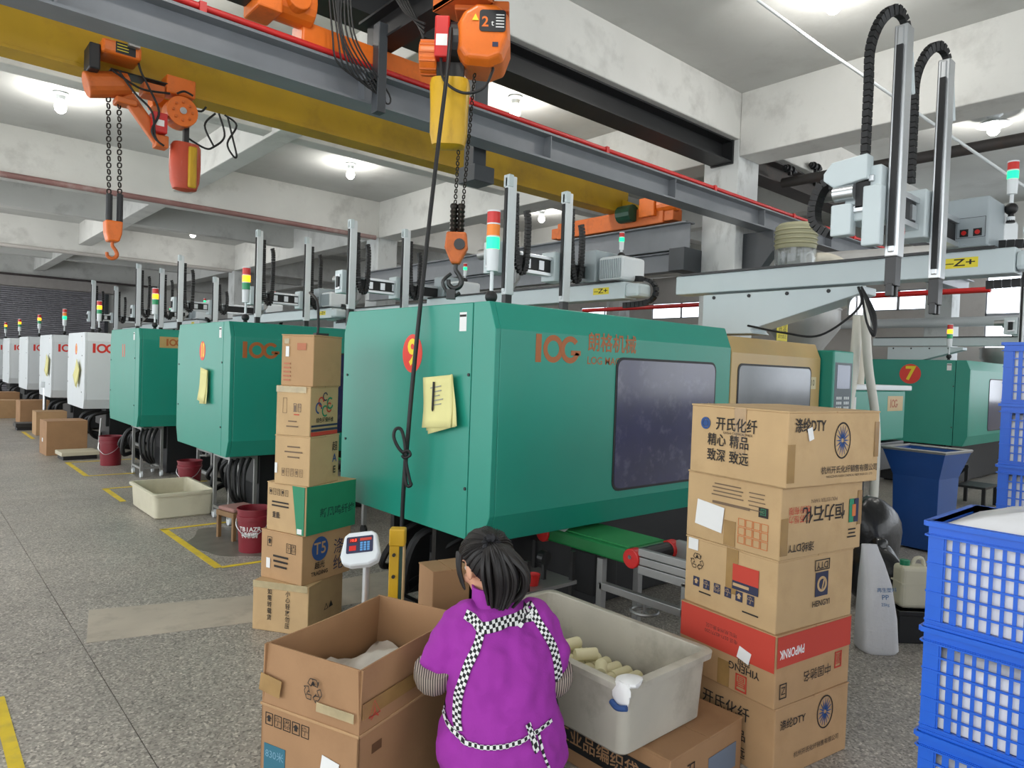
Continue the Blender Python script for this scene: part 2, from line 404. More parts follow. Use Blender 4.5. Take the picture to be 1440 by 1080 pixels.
for k in (0, 1):
    m = MB(); c = px(1110 + 36 * k, 238 - 4 * k, Y=4.8)
    for i in range(5): m.cyl(c + Vector((-.12 + .06 * i, 0, 0)), c + Vector((-.09 + .06 * i, 0, 0)), .055 if i % 2 else .038, n=12)
    m.cyl(c + Vector((-.15, 0, 0)), c + Vector((.2, 0, 0)), .02, n=8); m.b2(c + Vector((.0, -.02, 0)), c + Vector((.04, .02, 4.4 - c.z)))
    tag(m.build('insulator', BLACKP), 'ribbed black insulator hanging below the beam %s the pillar' % ('right beside', 'one step away from')[k], 'insulator')
# grey runway with red conductor rail
RY = 4.56; RT = 3.68
rw = thing('crane_runway', 'long grey steel crane runway with red rail passing in front of the pillar', 'crane rail')
ibeam((-3.5, RY, RT - .12), (16.3, RY, RT - .12), .24, .2).build('girder', STEEL_G, rw)
m = MB().cyl((-3.5, RY - .07, RT + .035), (14.0, RY - .07, RT + .035), .021, n=10)
m.build('red_rail', REDP, rw, smooth=True)
MB().b2((-3.5, RY - .02, RT), (16.3, RY + .03, RT + .03)).build('track', STEEL_D, rw)
x = .6
while x < 14:
    MB().b2((x - .004, RY - .095, RT - .22), (x + .004, RY - .006, RT - .02)).build('stiffener', STEEL_G, rw); x += 1.85
for x in (1.35, 3.4, 5.05, 6.9, 8.75, 10.6): MB().b2((x - .02, RY - .1, RT), (x + .02, RY - .04, RT + .06)).build('clip', REDP, rw)
m = MB().prism([(8.2, 4.45, RT - .24), (8.2, 4.87, RT - .24), (8.2, 4.87, RT - .95), (8.2, 4.8, RT - .95), (8.2, 4.45, RT - .5)], (.16, 0, 0))
m.build('corbel', STEEL_D, rw, .004)
# runway along Y carrying the yellow crane
r2 = thing('crane_runway', 'grey steel runway fixed to the pillars, under the yellow crane girder', 'crane rail')
ibeam((7.78, 5.39, 3.42), (7.78, 13.8, 3.42), .36, .2).build('girder', STEEL_G, r2)
ibeam((7.84, 5.39, 3.1), (7.84, 13.8, 3.1), .26, .18).build('lower_girder', STEEL_G, r2)
MB().b2((7.62, 5.36, 2.95), (8.02, 5.6, 3.25)).build('bracket', STEEL_D, r2, .005)
# yellow crane
yc = thing('crane_girder', 'yellow bridge crane girder spanning above the numbered machines', 'crane')
m = MB(); GY = 6.6; GZ = 3.86
m.b2((-3.4, GY - .11, GZ), (7.85, GY + .11, GZ + .025)); m.b2((-3.4, GY - .085, GZ + .02), (7.85, GY + .085, GZ + .42))
m.build('girder', YELG, yc, .004)
m = MB(); m.b2((-3.4, GY - .12, GZ - .003), (7.6, GY + .12, GZ + .006)); m.build('lower_flange', YELG, yc)
m = MB(); m.b2((7.66, 5.75, 3.62), (7.9, 7.75, 3.86)); m.b2((7.68, 5.6, 3.64), (7.88, 7.9, 3.8)); m.build('end_carriage', ORANGE2, yc, .01)
m = MB(); m.cyl((7.72, 5.55, 3.86), (7.72, 5.85, 3.86), .1, n=14); m.b2((7.6, 5.86, 3.72), (7.86, 6.12, 3.98)); m.build('drive_motor', ORANGE, yc, .01)
MB().cyl((7.6, 6.2, 3.8), (7.6, 6.45, 3.8), .12, n=14).build('gearbox', mat('dark_green_paint', (30, 74, 54), .45, var=.2), yc, .01)
m = MB(); m.prism([(7.7, 4.66 + .2 + 1.2, 3.86)] + [(7.7, 6.5, 4.05), (7.7, 6.5, 3.86)], (.1, 0, 0)); m.build('gusset', YELG, yc)
# drop bracket posts between girder and runway
dp = thing('cable_post', 'square grey steel post with bracket hanging beside the yellow bucket hoist', 'post')
p0 = px(672, 100, Y=4.85); p1 = px(668, 240, Y=4.85)
MB().b2((p0.x - .07, 4.78, p1.z), (p0.x + .07, 4.92, 4.4)).build('post', STEEL_D, dp, .006)
MB().b2((p0.x - .1, 4.72, p1.z - .12), (p0.x + .12, 4.95, p1.z + .02)).build('bracket', STEEL_D, dp, .006)
# black crane: girder along Y, end carriage on the grey runway
bc = thing('crane_girder', 'black bridge crane girder running out over the hall from the grey runway', 'crane')
CX = 2.62
m = ibeam((CX, 4.75, RT + .33), (CX, -4.8, RT + .33), .24, .16); m.build('girder', BLACKP, bc)
m = MB(); m.b2((CX - .62, RY - .05, RT + .032), (CX + .62, RY + .13, RT + .2)); m.build('end_carriage', ORANGE, bc, .012)
m = MB(); mc = Vector((1.86, RY - .02, RT + .28))
m.cyl(mc + Vector((-.16, 0, 0)), mc + Vector((.2, 0, 0)), .13, n=20)
m.b2(mc + Vector((-.2, -.13, -.14)), mc + Vector((-.04, .13, .13))); m.build('drive_motor', ORANGE, bc, .012)
m = MB(); m.b2(mc + Vector((-.33, -.1, -.08)), mc + Vector((-.2, .1, .1))); m.build('motor_brake', BLACKP, bc, .01)
MB().cyl(mc + Vector((.06, -.02, 0)), mc + Vector((.06, -.16, 0)), .1, .085, n=20).build('motor_cap', ORANGE, bc, .008)
m = MB(); q = px(535, 60, Y=4.38); m.b2((q.x - .035, 4.34, 3.36), (q.x + .035, 4.42, RT + .3)); m.build('rail_stop_post', STEEL_D, bc, .004)
m = MB()
for k in range(9):
    a = 1.98 + .02 * k
    m.tube(smoothpts([(a + .12, 4.36, RT + .42), (a + .15 + .02 * math.sin(k), 4.34, RT + .1), (a + .2 + .03 * k, 4.35, RT - .08 - .012 * k), (a + .42, 4.36, RT - .14 - .012 * k), (2.52, 4.37, RT - .04)], 6), .006, 6)
m.build('cable_bundle', RUBBER, bc, smooth=True)
m = MB()
for k in range(5):
    m.tube(smoothpts([(2.4 + .03 * k, 4.1, RT + .42), (2.45 + .02 * k, 3.95, RT + .2), (2.5, 3.8, RT + .1 - .03 * k)], 6), .007, 6)
m.build('trolley_cable', RUBBER, bc, smooth=True)
# pipes
def pipe(pts, r, mt, label, name='pipe'):
    return tag(MB().tube(pts, r, 12).build(name, mt, smooth=True), label, 'pipe')
pipe([(-4.8, 13.72, 4.38), (7.9, 13.72, 4.38)], .05, mat('maroon_pipe_paint', (142, 104, 100), .55, var=.2, scale=2, wear=(200, 196, 192), wamt=.9, wscale=1.), 'peeling maroon pipe along the lower edge of the middle ceiling beam')
pipe([(-4.8, 22.66, 4.36), (7.9, 22.66, 4.36)], .055, mat('grey_pipe', (176, 172, 168), .5), 'pale pipe along the lower edge of the ceiling beam before the shutter')
pipe([(1.8, 31.2, 4.38), (7.9, 31.2, 4.38)], .04, mat('dark_pipe', (70, 62, 62), .5), 'dark pipe hung above the roller shutter box')
pipe([(9.3, 4.94, px(1240, 232, X=9.3).z), (9.3, -4.9, px(1240, 232, X=9.3).z)], .07, RUST, 'thick rusty dark pipe crossing behind the tall robot arms')
a = px(1065, 0, Z=5.12); b = px(1440, 262, X=7.86)
pipe([a, a.lerp(b, .25) - Vector((0, 0, .02)), b], .014, WHITEM, 'thin white conduit slanting down below the ceiling lamp', 'conduit')
pipe([px(740, 392, X=9.2), px(1000, 388, X=9.2) + Vector((0, -4.0, 0))], .11, mat('white_lagging', (206, 205, 202), .6, var=.06), 'thick white lagged pipe behind the green machine guard', 'lagged_pipe')
pipe([(16.3, 13.7, 2.86), (16.3, -4.9, 2.86)], .1, WHITEM, 'white pipe running level behind the machine numbered 7', 'water_pipe')
pipe([px(820, 437, X=12.5), (12.5, 3.2, px(820, 437, X=12.5).z)], .045, REDP, 'red fire pipe seen through the gap above the green guard', 'fire_pipe')
# lamps
def lamp(x, y, k, drop=.0, sfx=''):
    t = thing('ceiling_lamp' + sfx, ('bare bulb lamp on ceiling ' + k), 'lamp', (x, y, 5.2), 0, 'ceiling lamps')
    MB().lathe([(.09, 0), (.1, -.02), (.06, -.05), (.05, -.1)], n=20).build('base', WHITEM, t, smooth=True)
    if drop: MB().lathe([(.06, -.06), (.2, -.14), (.205, -.15), (.06, -.08)], n=28).build('reflector', ALU, t, smooth=True)
    MB().lathe([(.02, -.1), (.05, -.13), (.075, -.19), (.07, -.24), (.04, -.275), (.01, -.285)], n=20).build('bulb' + sfx, BULB, t, smooth=True)
    ld = bpy.data.lights.new('bulb_light' + sfx, 'POINT'); ld.energy = LAMP_W; ld.shadow_soft_size = .1; ld.color = (1., .97, .92)
    lo = bpy.data.objects.new('bulb_light' + sfx, ld); COL.objects.link(lo); lo.parent = t; lo.location = (0, 0, -.34)
# the seven lamps seen in the photograph
for x, y, k, dish in ((6.33, 2.95, 'short of the grey runway, above the machines', .1), (10.9, 2.85, 'short of the grey runway, past the pillars', .1), (6.1, 7.05, 'behind the grey runway, above the machines', 0), (1.64, 11.55, 'before the maroon pipe, above the aisle', 0), (6.1, 11.55, 'before the maroon pipe, above the machines', 0), (10.9, 11.55, 'before the maroon pipe, past the pillars', 0), (6.1, 20.6, 'before the pale pipe, above the machines', 0)):
    lamp(x, y, k, dish)
# the same rows of lamps go on above the aisle, just outside the frame
for x, y, k in ((1.64, 2.85, 'short of the grey runway, above the aisle'), (1.64, 7.05, 'behind the grey runway, above the aisle'), (1.64, 20.6, 'before the pale pipe, above the aisle')):
    lamp(x, y, k, 0, '_offscreen')
# ================================================================== MACHINES
def ringpts(n=8):
    return [(math.cos(2 * PI * j / n), math.sin(2 * PI * j / n)) for j in range(n)]
def logo(F, a, b, h, mt):
    """mark of a bar, a ring and an open ring"""
    m = MB(); w = h * .27
    m.prism([F.at(a + x, b + y, 0) for x, y in ((0, -h / 2), (w, -h / 2), (w, h / 2), (0, h / 2))], F.n * .0016)
    r1 = h * .5; r0 = h * .3
    F.ring(a + w + h * .1 + r1, b, r0, r1, mt, mb=m, d=.0016)
    cx = a + w + h * .1 + r1 * 2.75
    F.ring(cx, b, r0, r1, mt, mb=m, a0=math.radians(40), a1=math.radians(345), d=.0022)
    m.prism([F.at(cx + x, b + y, 0) for x, y in ((r1 * .1, -h * .02), (r1 * 1.12, -h * .02), (r1 * 1.12, -h * .2), (r1 * .1, -h * .2))], F.n * .0022)
    return m.build('logo', mt, F.p)
def rrect(w, h, r, n=4):
    out = []
    for cx, cy, a in ((w / 2 - r, h / 2 - r, 0), (-w / 2 + r, h / 2 - r, 90), (-w / 2 + r, -h / 2 + r, 180), (w / 2 - r, -h / 2 + r, 270)):
        for i in range(n + 1):
            t = math.radians(a + 90 * i / n); out.append((cx + r * math.cos(t), cy + r * math.sin(t)))
    return out
LENS = {}
for nm, c in (('red', (200, 40, 34)), ('amber', (235, 130, 24)), ('green', (30, 150, 96))):
    LENS[nm] = mat(nm + '_lens', c, .3)
LENS['red_on'] = mat('red_lens_lit', (255, 70, 40), .3, emit=4)
LENS['amber_on'] = mat('amber_lens_lit', (255, 160, 16), .3, emit=2.6)
LENS['green_on'] = mat('green_lens_lit', (14, 225, 130), .3, emit=2.0)
def signal_tower(par, x, y, z, lit, h=.5, r=.035, pole=True, order=('red', 'amber', 'green')):
    b = z + .0
    m = MB()
    m.cyl((x, y, b), (x, y, b + .03), r * .8, n=14); m.cyl((x, y, b + .03), (x, y, b + .06), .014, n=10)
    m.cyl((x, y, b + .06), (x, y, b + h * .42), .011, n=10)
    m.cyl((x, y, b + h * .40), (x, y, b + h * .62), r * .95, r * 1.05, n=18)
    t = m.build('signal_tower', WHITEM, par, smooth=True)
    MB().cyl((x, y, b - .005), (x, y, b + .05), r * .9, r * .5, n=12).ball((x, y, b + .08), .036).build('pivot', RUBBER, t, smooth=True)
    zz = b + h * .62; hh = h * .38 / 3
    for k, c in enumerate(reversed(order)):
        MB().cyl((x, y, zz + .002), (x, y, zz + hh - .004), r * 1.08, n=18).build('lens', LENS[c + '_on' if c == lit else c], t, smooth=True)
        MB().cyl((x, y, zz + hh - .006), (x, y, zz + hh + .002), r * 1.12, n=18).build('collar', WHITEM, t)
        zz += hh
    return t
def machine(y0, w, num, body, paint, lg, lit, rear='beige', detail=1, zt=1.935, zb=.69, x0=2.24, label='', flip=False, tz=0.):
    t = thing('injection_moulding_machine', label, 'machine', (x0, y0, 0), 0, 'injection moulding machines in the row')
    L1 = 2.18
    prof = [(.055, zt), (0, zt - .14), (0, zb + .15), (.06, zb), (w - .06, zb), (w, zb + .15), (w, zt - .14), (w - .055, zt)]
    MB().prism([(.035, a, b) for a, b in prof], (L1 - .035, 0, 0)).build('clamp_cover', paint, t, .006)
    pe = [(.19, zt), (.19, zb - .002), (w - .06, zb), (w, zb + .15), (w, zt - .14), (w - .055, zt)]
    MB().prism([(0, a, b) for a, b in pe], (.034, 0, 0)).build('end_panel', paint, t, .005)
    ps = [(.055, zt), (0, zt - .14), (0, zb + .15), (.06, zb), (.183, zb), (.183, zt)]
    MB().prism([(.0, a, b) for a, b in ps], (.034, 0, 0)).build('end_strip', paint, t, .004)
    for z in (zt - .38, zt - .98): MB().cyl((-.006, .205, z), (.002, .205, z), .009, n=10).build('screw', BLACKP, t)
    for z in (zt - .42, zb + .4): MB().cyl((-.006, w - .06, z), (.002, w - .06, z), .008, n=10).build('screw', BLACKP, t)
    E = Face(t, (0, w / 2, 1.3), (0, -1, 0), (0, 0, 1))       # end face, seen from the aisle
    S = Face(t, (L1 / 2, 0, 1.3), (1, 0, 0), (0, 0, 1))       # long side
    if num == '9': cy, cz, r = -.043, 1.663, .112
    else: cy, cz, r = .0, 1.66, .095
    if num and num != '7':
        if num == '11':
            E.text('11', .23, -.02, cz - 1.32, REDN, sx=.9, bold=.03, name='number'); E.text('11', .21, -.02, cz - 1.318, YELN, sx=.8, name='number')
        else:
            E.disc(-cy if num == '9' else .02, cz - 1.3, r, REDN, 'number_disc', sx=.92)
            E.text(num, .21 if num == '9' else .2, -cy if num == '9' else .02, cz - 1.3, YELN, bold=.025, name='number', sx=1.0 if num == '9' else .55)
    if num == '7':
        E.disc(.02, .42, .15, REDN, 'number_disc'); E.text('7', .29, .02, .42, YELN, bold=.025, name='number')
    E.rect(w / 2 - .27, zt - 1.3 - .1, .06, .1, PAPER, 'warning_label')
    E.rect(w / 2 - .27, zt - 1.3 - .068, .056, .012, INK, 'label_heading', d=.002)
    # logos on the long side
    if num == '9':
        logo(S, -.91 + .1, .41, .15, lg)
        S.text('朗格机械', .115, -.03 - .16, .455, lg, bold=.012, sx=.95)
        S.text('LOG MACHINE', .062, -.03 - .16, .355, lg, sx=1.05, bold=.008)
    elif num == '11':
        S.rect(-.55, .47, .62, .14, CREAM, 'name_plate'); logo(S, -.78, .47, .09, lg); S.text('朗格', .09, -.4, .47, lg)
    elif num != '7':
        logo(S, -.98, .38, .15, lg); S.text('朗格机械', .1, -.36, .38, lg)
    # window in the sliding guard
    wx0, wx1, wz0, wz1 = (.95, 1.98, .9, 1.67)
    W = Face(t, ((wx0 + wx1) / 2, 0, (wz0 + wz1) / 2), (1, 0, 0), (0, 0, 1))
    fr = W.poly(rrect(wx1 - wx0 + .03, wz1 - wz0 + .03, .06), RUBBER, 'window_gasket', .004, .008)
    W.poly(rrect(wx1 - wx0, wz1 - wz0, .05), GLASSD, 'guard_window', .006, .008)
    MB().b2((2.05, -.03, 1.05), (2.09, .01, 1.3)).build('guard_handle', BLACKP, t, .006)
    MB().b2((.4, .42, .36), (2.1, w - .25, .8)).build('clamp_bed', BLACKP, t, .01)
    m = MB(); m.b2((.45, .4, .03), (5.6, w - .3, .66)); m.build('base_frame', BLACKP, t, .01)
    for xx in (.6, 2.4, 4.2, 5.4):
        for yy in (.48, w - .38): MB().cyl((xx, yy, 0), (xx, yy, .05), .07, n=14).build('levelling_foot', DKSTEEL, t)
    # hoses under the end
    m = MB()
    for k in range(4 if detail else 3):
        yy = (.86 + .1 * k) if num in ('10', '11') else .35 + .22 * k; a = .12 * math.sin(k * 2.1); hx_ = .17 if num == '10' else 0
        m.tube(smoothpts([(.5, yy, .62), (.2 + hx_ + a * .5, yy + .05, .55), (.12 + hx_ + .05 * math.cos(k), yy + .12, .33 + a), (.3 + hx_ * .8, yy + .22, .16 + .03 * k), (.62, yy + .16, .12)], 6), .022 if k % 2 else .03, 8)
    m.build('hydraulic_hoses', RUBBER, t, smooth=True)
    if num == '9':
        m = MB(); m.b2((.12, .62, .12), (.4, .66, .68)); m.b2((.12, .62, .12), (.16, 1.12, .16)); m.b2((.12, 1.08, .12), (.4, 1.12, .68)); m.build('hose_guard', DKSTEEL, t)
    if rear == 'beige':
        zt2 = zt - .05
        pr = [(.05, zt2), (0, zt2 - .12), (0, zb + .05), (w, zb + .05), (w, zt2 - .12), (w - .05, zt2)]
        MB().prism([(L1 + .012, a, b) for a, b in pr], (1.38, 0, 0)).build('mould_guard', CREAM, t, .006)
        W2 = Face(t, (L1 + .66, 0, 1.36), (1, 0, 0), (0, 0, 1))
        W2.poly(rrect(1.13, .66, .05), RUBBER, 'window_gasket', .004, .008); W2.poly(rrect(1.1, .63, .045), GLASSG, 'guard_window', .006, .008)
        W2.text('10', .07, .6, .2, INK); W2.rect(.6, .2, .12, .1, mat('faded_sticker', (206, 196, 160), .6), 'faded_sticker', d=.0008)
        MB().b2((3.5, -.05, 1.1), (3.56, .02, 1.32)).build('door_latch', BLACKP, t, .006)
        cb = MB().b2((3.6, -.1, .95), (3.98, .3, 1.84)).build('control_cabinet', paint, t, .012)
        C = Face(t, (3.79, -.1, 1.5), (1, 0, 0), (0, 0, 1))
        C.rect(0, -.02, .33, .52, mat('panel_grey', (74, 86, 92), .5), 'control_panel'); C.rect(0, .12, .25, .2, mat('screen', (66, 78, 104), .15, emit=.12), 'screen', d=.003)
        key = mat('key_white', (200, 205, 205), .5)
        m = MB()
        for i in range(7):
            for j in range(5):
                if i == 3: continue
                a, b = -.11 + .036 * i, -.06 - .042 * j
                m.prism([C.at(a + x, b + y, 0) for x, y in ((-.012, -.012), (.012, -.012), (.012, .012), (-.012, .012))], C.n * .004)
        stuff(m.build('keypad', key, t))
    else:
        pr = [(.05, zt - .03), (0, zt - .16), (0, zb + .05), (w, zb + .05), (w, zt - .16), (w - .05, zt - .03)]
        MB().prism([(L1 + .012, a, b) for a, b in pr], (1.38, 0, 0)).build('mould_guard', paint, t, .006)
        W2 = Face(t, (L1 + .66, 0, 1.36), (1, 0, 0), (0, 0, 1))
        W2.poly(rrect(1.1, .63, .045), GLASSG, 'guard_window', .006, .008)
        MB().b2((3.6, -.08, .95), (3.95, .3, 1.8)).build('control_cabinet', paint, t, .012)
    # injection unit
    MB().b2((4.55, .2, .66), (6.1, 1.2, .95)).build('injection_bed', STEEL_D, t, .01)
    MB().b2((4.56, .2, .97), (6.08, 1.1, 1.5)).build('injection_cover', paint, t, .015)
    MB().b2((4.5, .15, 1.5), (6.12, 1.15, 1.555)).build('cover_tray', WHITEM, t, .01)
    Fi = Face(t, (5.3, .2, 1.24), (1, 0, 0), (0, 0, 1)); Fi.rect(.5, .12, .42, .16, CREAM, 'name_plate'); logo(Fi, .36, .12, .09, lg)
    Fi.rect(-.55, .12, .1, .14, PAPER, 'data_plate')
    MB().cyl((3.5, w / 2, 1.25), (4.6, w / 2, 1.25), .1, n=16).build('barrel', ALU_D, t, smooth=True)
    hp = MB().lathe([(.09, 1.55), (.1, 1.75), (.36, 2.12), (.36, 2.3), (.33, 2.3), (.33, 2.13), (.07, 1.76)], (4.84, w / 2, 0), 24, cap=False).build('hopper', ALU_D, t, smooth=True)
    MB().lathe([(.001, 2.3), (.37, 2.3), (.37, 2.32), (.001, 2.32)], (4.84, w / 2, 0), 24, cap=False).build('hopper_lid', ALU_D, t)
    if tz is not None: signal_tower(t, .26, .36, zt - .02 + tz, lit, h=.56)
    return t
LB = 'injection moulding machine '
M9 = machine(2.68, 1.58, '9', 'green', GREEN, LOGOB, 'green', label='teal green ' + LB + 'with 9 on a red disc and beige mould guard')
M10 = machine(6.40, 1.58, '10', 'green', GREEN_F, LOGOB, 'amber', 'green', label='teal green ' + LB + 'with a yellow 10 on its end panel')
M11 = machine(9.58, 1.58, '11', 'green', GREEN_F, LOGOB, 'amber', 'green', label='teal green ' + LB + 'with a red and yellow 11 on its end panel')
M12 = machine(12.98, 1.5, '12', 'white', WHITEM, LOGOR, 'amber', 'white', 0, label='white ' + LB + 'standing next to the green one numbered 11')
M13 = machine(16.25, 1.55, '', 'white', WHITEM, LOGOR, 'green', 'white', 0, label='white ' + LB + 'second past the green machines, green signal lit')
M14 = machine(19.65, 1.55, '', 'white', WHITEM, LOGOR, 'amber', 'white', 0, label='white ' + LB + 'third past the green machines')
M15 = machine(23.3, 1.55, '', 'white', WHITEM, LOGOR, 'amber', 'white', 0, label='white ' + LB + 'fourth past the green machines')
M16 = machine(26.7, 1.55, '', 'white', WHITEM, LOGOR, 'amber', 'white', 0, label='white ' + LB + 'at the shutter end of the row')
M7 = machine(3.14, 1.62, '7', 'green', GREEN, LOGOB, 'amber', 'green', x0=11.5, label='teal green ' + LB + 'with 7 on a red disc, beyond the blue crates')
# ------------------------------------------------------------------ papers on the end panels
def notes(x, y, z, w, h, tilt, label, pen=False):
    t = thing('paper_notes', label, 'paper', (x, y, z))
    R = Matrix.Rotation(tilt, 4, 'X')
    for k, (dy, dz, a) in enumerate(((0, 0, 0), (-.012, -.01, -.09), (.008, .008, .07))):
        m = MB(); Rk = R @ Matrix.Rotation(a, 4, 'X'); n = 6
        P = [[Rk @ Vector((-.004 - .004 * k - .012 * max(0, .4 - j / n) * (1 + k), dy + w * (i / n - .5), dz + h * (j / n - .5))) for i in range(n + 1)] for j in range(n + 1)]
        o = len(m.v); m.v = [tuple(p) for r in P for p in r]
        m.f = [(j * (n + 1) + i, j * (n + 1) + i + 1, (j + 1) * (n + 1) + i + 1, (j + 1) * (n + 1) + i) for i in range(n) for j in range(n)]
        ob = m.build('sheet', PAPERY, t, smooth=True); ob.modifiers.new('thick', 'SOLIDIFY').thickness = .0012
    if pen:
        q = R @ Vector((-.02, .02, .12)); q2 = R @ Vector((-.022, .045, -.03))
        MB().tube([q, q2, q2 + (q2 - q) * .08], [.006, .006, .001], 8).build('pen', BLACKP, t, smooth=True)
        F = Face(t, R @ Vector((-.0145, 0, .04)), -(R @ Vector((0, 1, 0))), R @ Vector((0, 0, 1)))
        for j in range(5): F.rect(-.01 + .01 * (j % 2), .05 - .024 * j, .1 - .02 * (j % 3), .006, mat('faint_pencil', (150, 150, 140), .8), 'handwriting', d=.002)
    return t
q = px(620, 567, X=2.22); notes(2.215, q.y, q.z, .27, .28, -.16, 'yellow work order sheets with a pen stuck on the panel numbered 9', True)
q = px(288, 543, X=2.22); notes(2.215, q.y, q.z, .2, .32, .05, 'yellow sheets taped below the number 10')
q = px(109, 525, X=2.22); notes(2.215, q.y, q.z, .3, .36, .6, 'small yellow paper diamond on the white panel beside machine 11')
q = px(67, 514, X=2.22); notes(2.215, q.y, q.z, .3, .36, .3, 'yellow sheet on the second white machine')
# ================================================================== TAKE-OUT ROBOTS
def chain_link_path(mb, pts, w=.06, h=.034, pitch=.045):
    """a plastic cable chain: box links along a path"""
    P = smoothpts(pts, 24); acc = 0; last = P[0]
    for p in P[1:]:
        if (p - last).length >= pitch:
            mb.bar(last, last + (p - last) * .86, w, h, up=(0, 1, 0)); last = p
    return mb
def robot(label, yc, ax, tops, y_end, y_start, detail=True, x0=4.9, zb=2.28, bot=(2.2, 2.2), big=True, lit='green', hook=True):
    t = thing('takeout_robot', label, 'robot', (x0, yc, 0), 0, 'take-out robots on the machines')
    ys, ye = y_start - yc, y_end - yc                                   # far and near end of the traverse beam
    MB().b2((-.08, ye, zb - .03), (.09, ys, zb + .12)).build('traverse_beam', ROBO, t, .008)
    MB().b2((-.1, ye + .1, zb + .12), (-.02, ys - .05, zb + .135)).build('guide_rail', DKSTEEL, t)
    MB().b2((-.09, ye - .16, zb - .02), (.1, ye, zb + .1)).build('beam_end_cover', ROBO, t, .03)
    # pedestal on the fixed platen
    a, b = ys - .28, max(ye + .75, ys - 1.5)
    m = MB().prism([(-.1, a, zb - .05), (-.1, b, zb - .05), (-.1, b, zb - .1), (-.1, a - .42, zb - .33), (-.1, a - .45, 1.92), (-.1, a, 1.92)], (.24, 0, 0))
    m.build('pedestal', ROBO, t, .006)
    for k in range(4): MB().cyl((-.106, a - .1 - .3 * k, zb - .075), (-.1, a - .1 - .3 * k, zb - .075), .014, n=8).build('bolt', BLACKP, t)
    # carriage and drive box
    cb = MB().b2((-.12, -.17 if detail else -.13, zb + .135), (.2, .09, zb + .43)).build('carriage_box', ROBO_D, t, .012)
    F = Face(t, (.0, -.13, zb + .28), (1, 0, 0), (0, 0, 1)); F2 = Face(t, (-.12, 0, zb + .28), (0, -1, 0), (0, 0, 1))
    if detail:
        for k in (-1, 1): F2.rect(.035 * k + .08, -.06, .045, .045, RUBBER, 'button_plate'); F2.disc(.035 * k + .08, -.06, .013, LENS['red'], 'push_button', d=.008, th=.008)
        F2.frame(.08, -.03, .15, .12, .002, INK)
    if detail: MB().prism([(.21, -.17, zb + .14), (.21, .09, zb + .14), (.21, .09, zb + .42), (.21, -.12, zb + .42), (.21, -.17, zb + .36)], (.3, 0, 0)).build('rear_cover', WHITEM, t, .01)
    else:
        MB().b2((-.1, -.42, zb + .14), (.24, -.14, zb + .36)).build('ribbed_cover', WHITEM, t, .03)
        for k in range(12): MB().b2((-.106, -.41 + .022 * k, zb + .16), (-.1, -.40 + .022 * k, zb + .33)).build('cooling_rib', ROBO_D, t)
    # kick beam along the machine, carrying both arms
    xm = min(ax) - x0
    m = MB(); m.b2((xm - .12, -.02, zb + .14), (.15, .07, zb + .17)); m.b2((xm - .12, -.02, zb + .28), (.15, .07, zb + .31)); m.build('kick_rail', ALU, t, .003)
    m = MB(); m.b2((xm - .12, .0, zb + .16), (.12, .06, zb + .29)); m.build('kick_beam', RUBBER, t)
    for k in range(5): MB().b2((xm + .1 + .16 * k, -.012, zb + .185), (xm + .16 + .16 * k, .0, zb + .265)).build('rail_window', ALU, t)
    for i, xa in enumerate(ax):
        xl = xa - x0; z1 = tops[i]; z0 = bot[i]
        m = MB(); m.b2((xl - .042, -.115, z0), (xl + .042, -.055, z1)); m.b2((xl - .05, -.1, z0 + .02), (xl + .05, -.07, z1 - .01))
        ar = m.build('arm', WHITEM if not detail else ALU, t, .006)
        MB().b2((xl - .056, -.1, z0 + .05), (xl - .043, -.072, z1 - .1)).build('toothed_belt', RUBBER, ar)
        if detail: MB().box((0, 0, 0), (.05, .07, .2), Matrix.Translation((xl + .075, -.07, z1 - .2)) @ Matrix.Rotation(-.25, 4, 'Y')).build('chain_bracket', ROBO, ar, .006)
        else: MB().b2((xl - .05, -.122, z1 - .09), (xl + .0, -.05, z1 + .01)).build('end_block', ROBO, ar, .005)
        if hook:
            m = MB(); m.b2((xl - .04, -.11, z0 - .14), (xl + .03, -.06, z0)); m.b2((xl - .05, -.1, z0 - .19), (xl - .02, -.07, z0 - .13)); m.b2((xl + .01, -.1, z0 - .19), (xl + .035, -.07, z0 - .13)); m.build('gripper', DKSTEEL, ar, .003)
        # slide block with motor
        MB().b2((xl - .1, -.05, zb + .1), (xl + .07, .12, zb + .36)).build('slide_block', ROBO, t, .008)
        mo = MB(); mo.cyl((xl - .02, .12, zb + .28), (xl - .02, .26, zb + .28), .045, n=14); mo.build('servo_motor', ALU_D, t, smooth=True)
        m = MB(); s = -1 if i == 0 else 1
        if big:
            chain_link_path(m, [(xl - .1, .03, zb + .4), (xl - .1 , .03, zb + .75), (xl - .1, .03, z1 - .1), (xl - .075, .0, z1 + .03), (xl - .02, -.04, z1 + .09), (xl + .05, -.06, z1 + .07), (xl + .085, -.07, z1 - .02), (xl + .085, -.07, z1 - .12)], .05, .03, .026)
        else:
            chain_link_path(m, [(xl + .07, -.07, z1 - .12), (xl + .075, -.08, zb + .4), (xl + .1, -.08, zb + .2), (xl + .15, -.08, zb + .12), (xl + .2, -.08, zb + .2), (xl + .21, -.08, z1 - .35), (xl + .19, -.07, z1 - .22)], .05, .035, .026)
        m.build('cable_chain', RUBBER, t)
    # cable chain along the beam
    m = MB(); chain_link_path(m, [(.11, .1, zb + .16), (.11, ye + .1, zb + .17), (.11, ye - .12, zb + .14), (.11, ye - .2, zb + .05), (.11, ye - .12, zb - .05), (.11, ye + .2, zb - .07)], .05, .03, .04); m.build('beam_cable_chain', RUBBER, t)
    FB = Face(t, (-.08, ye + .28, zb + .05), (0, -1, 0), (0, 0, 1))
    FB.rect(0, 0, .19, .062, YELT, 'yellow_label'); FB.text('–Z+', .06, 0, 0, INK, bold=.015, sx=1.6)
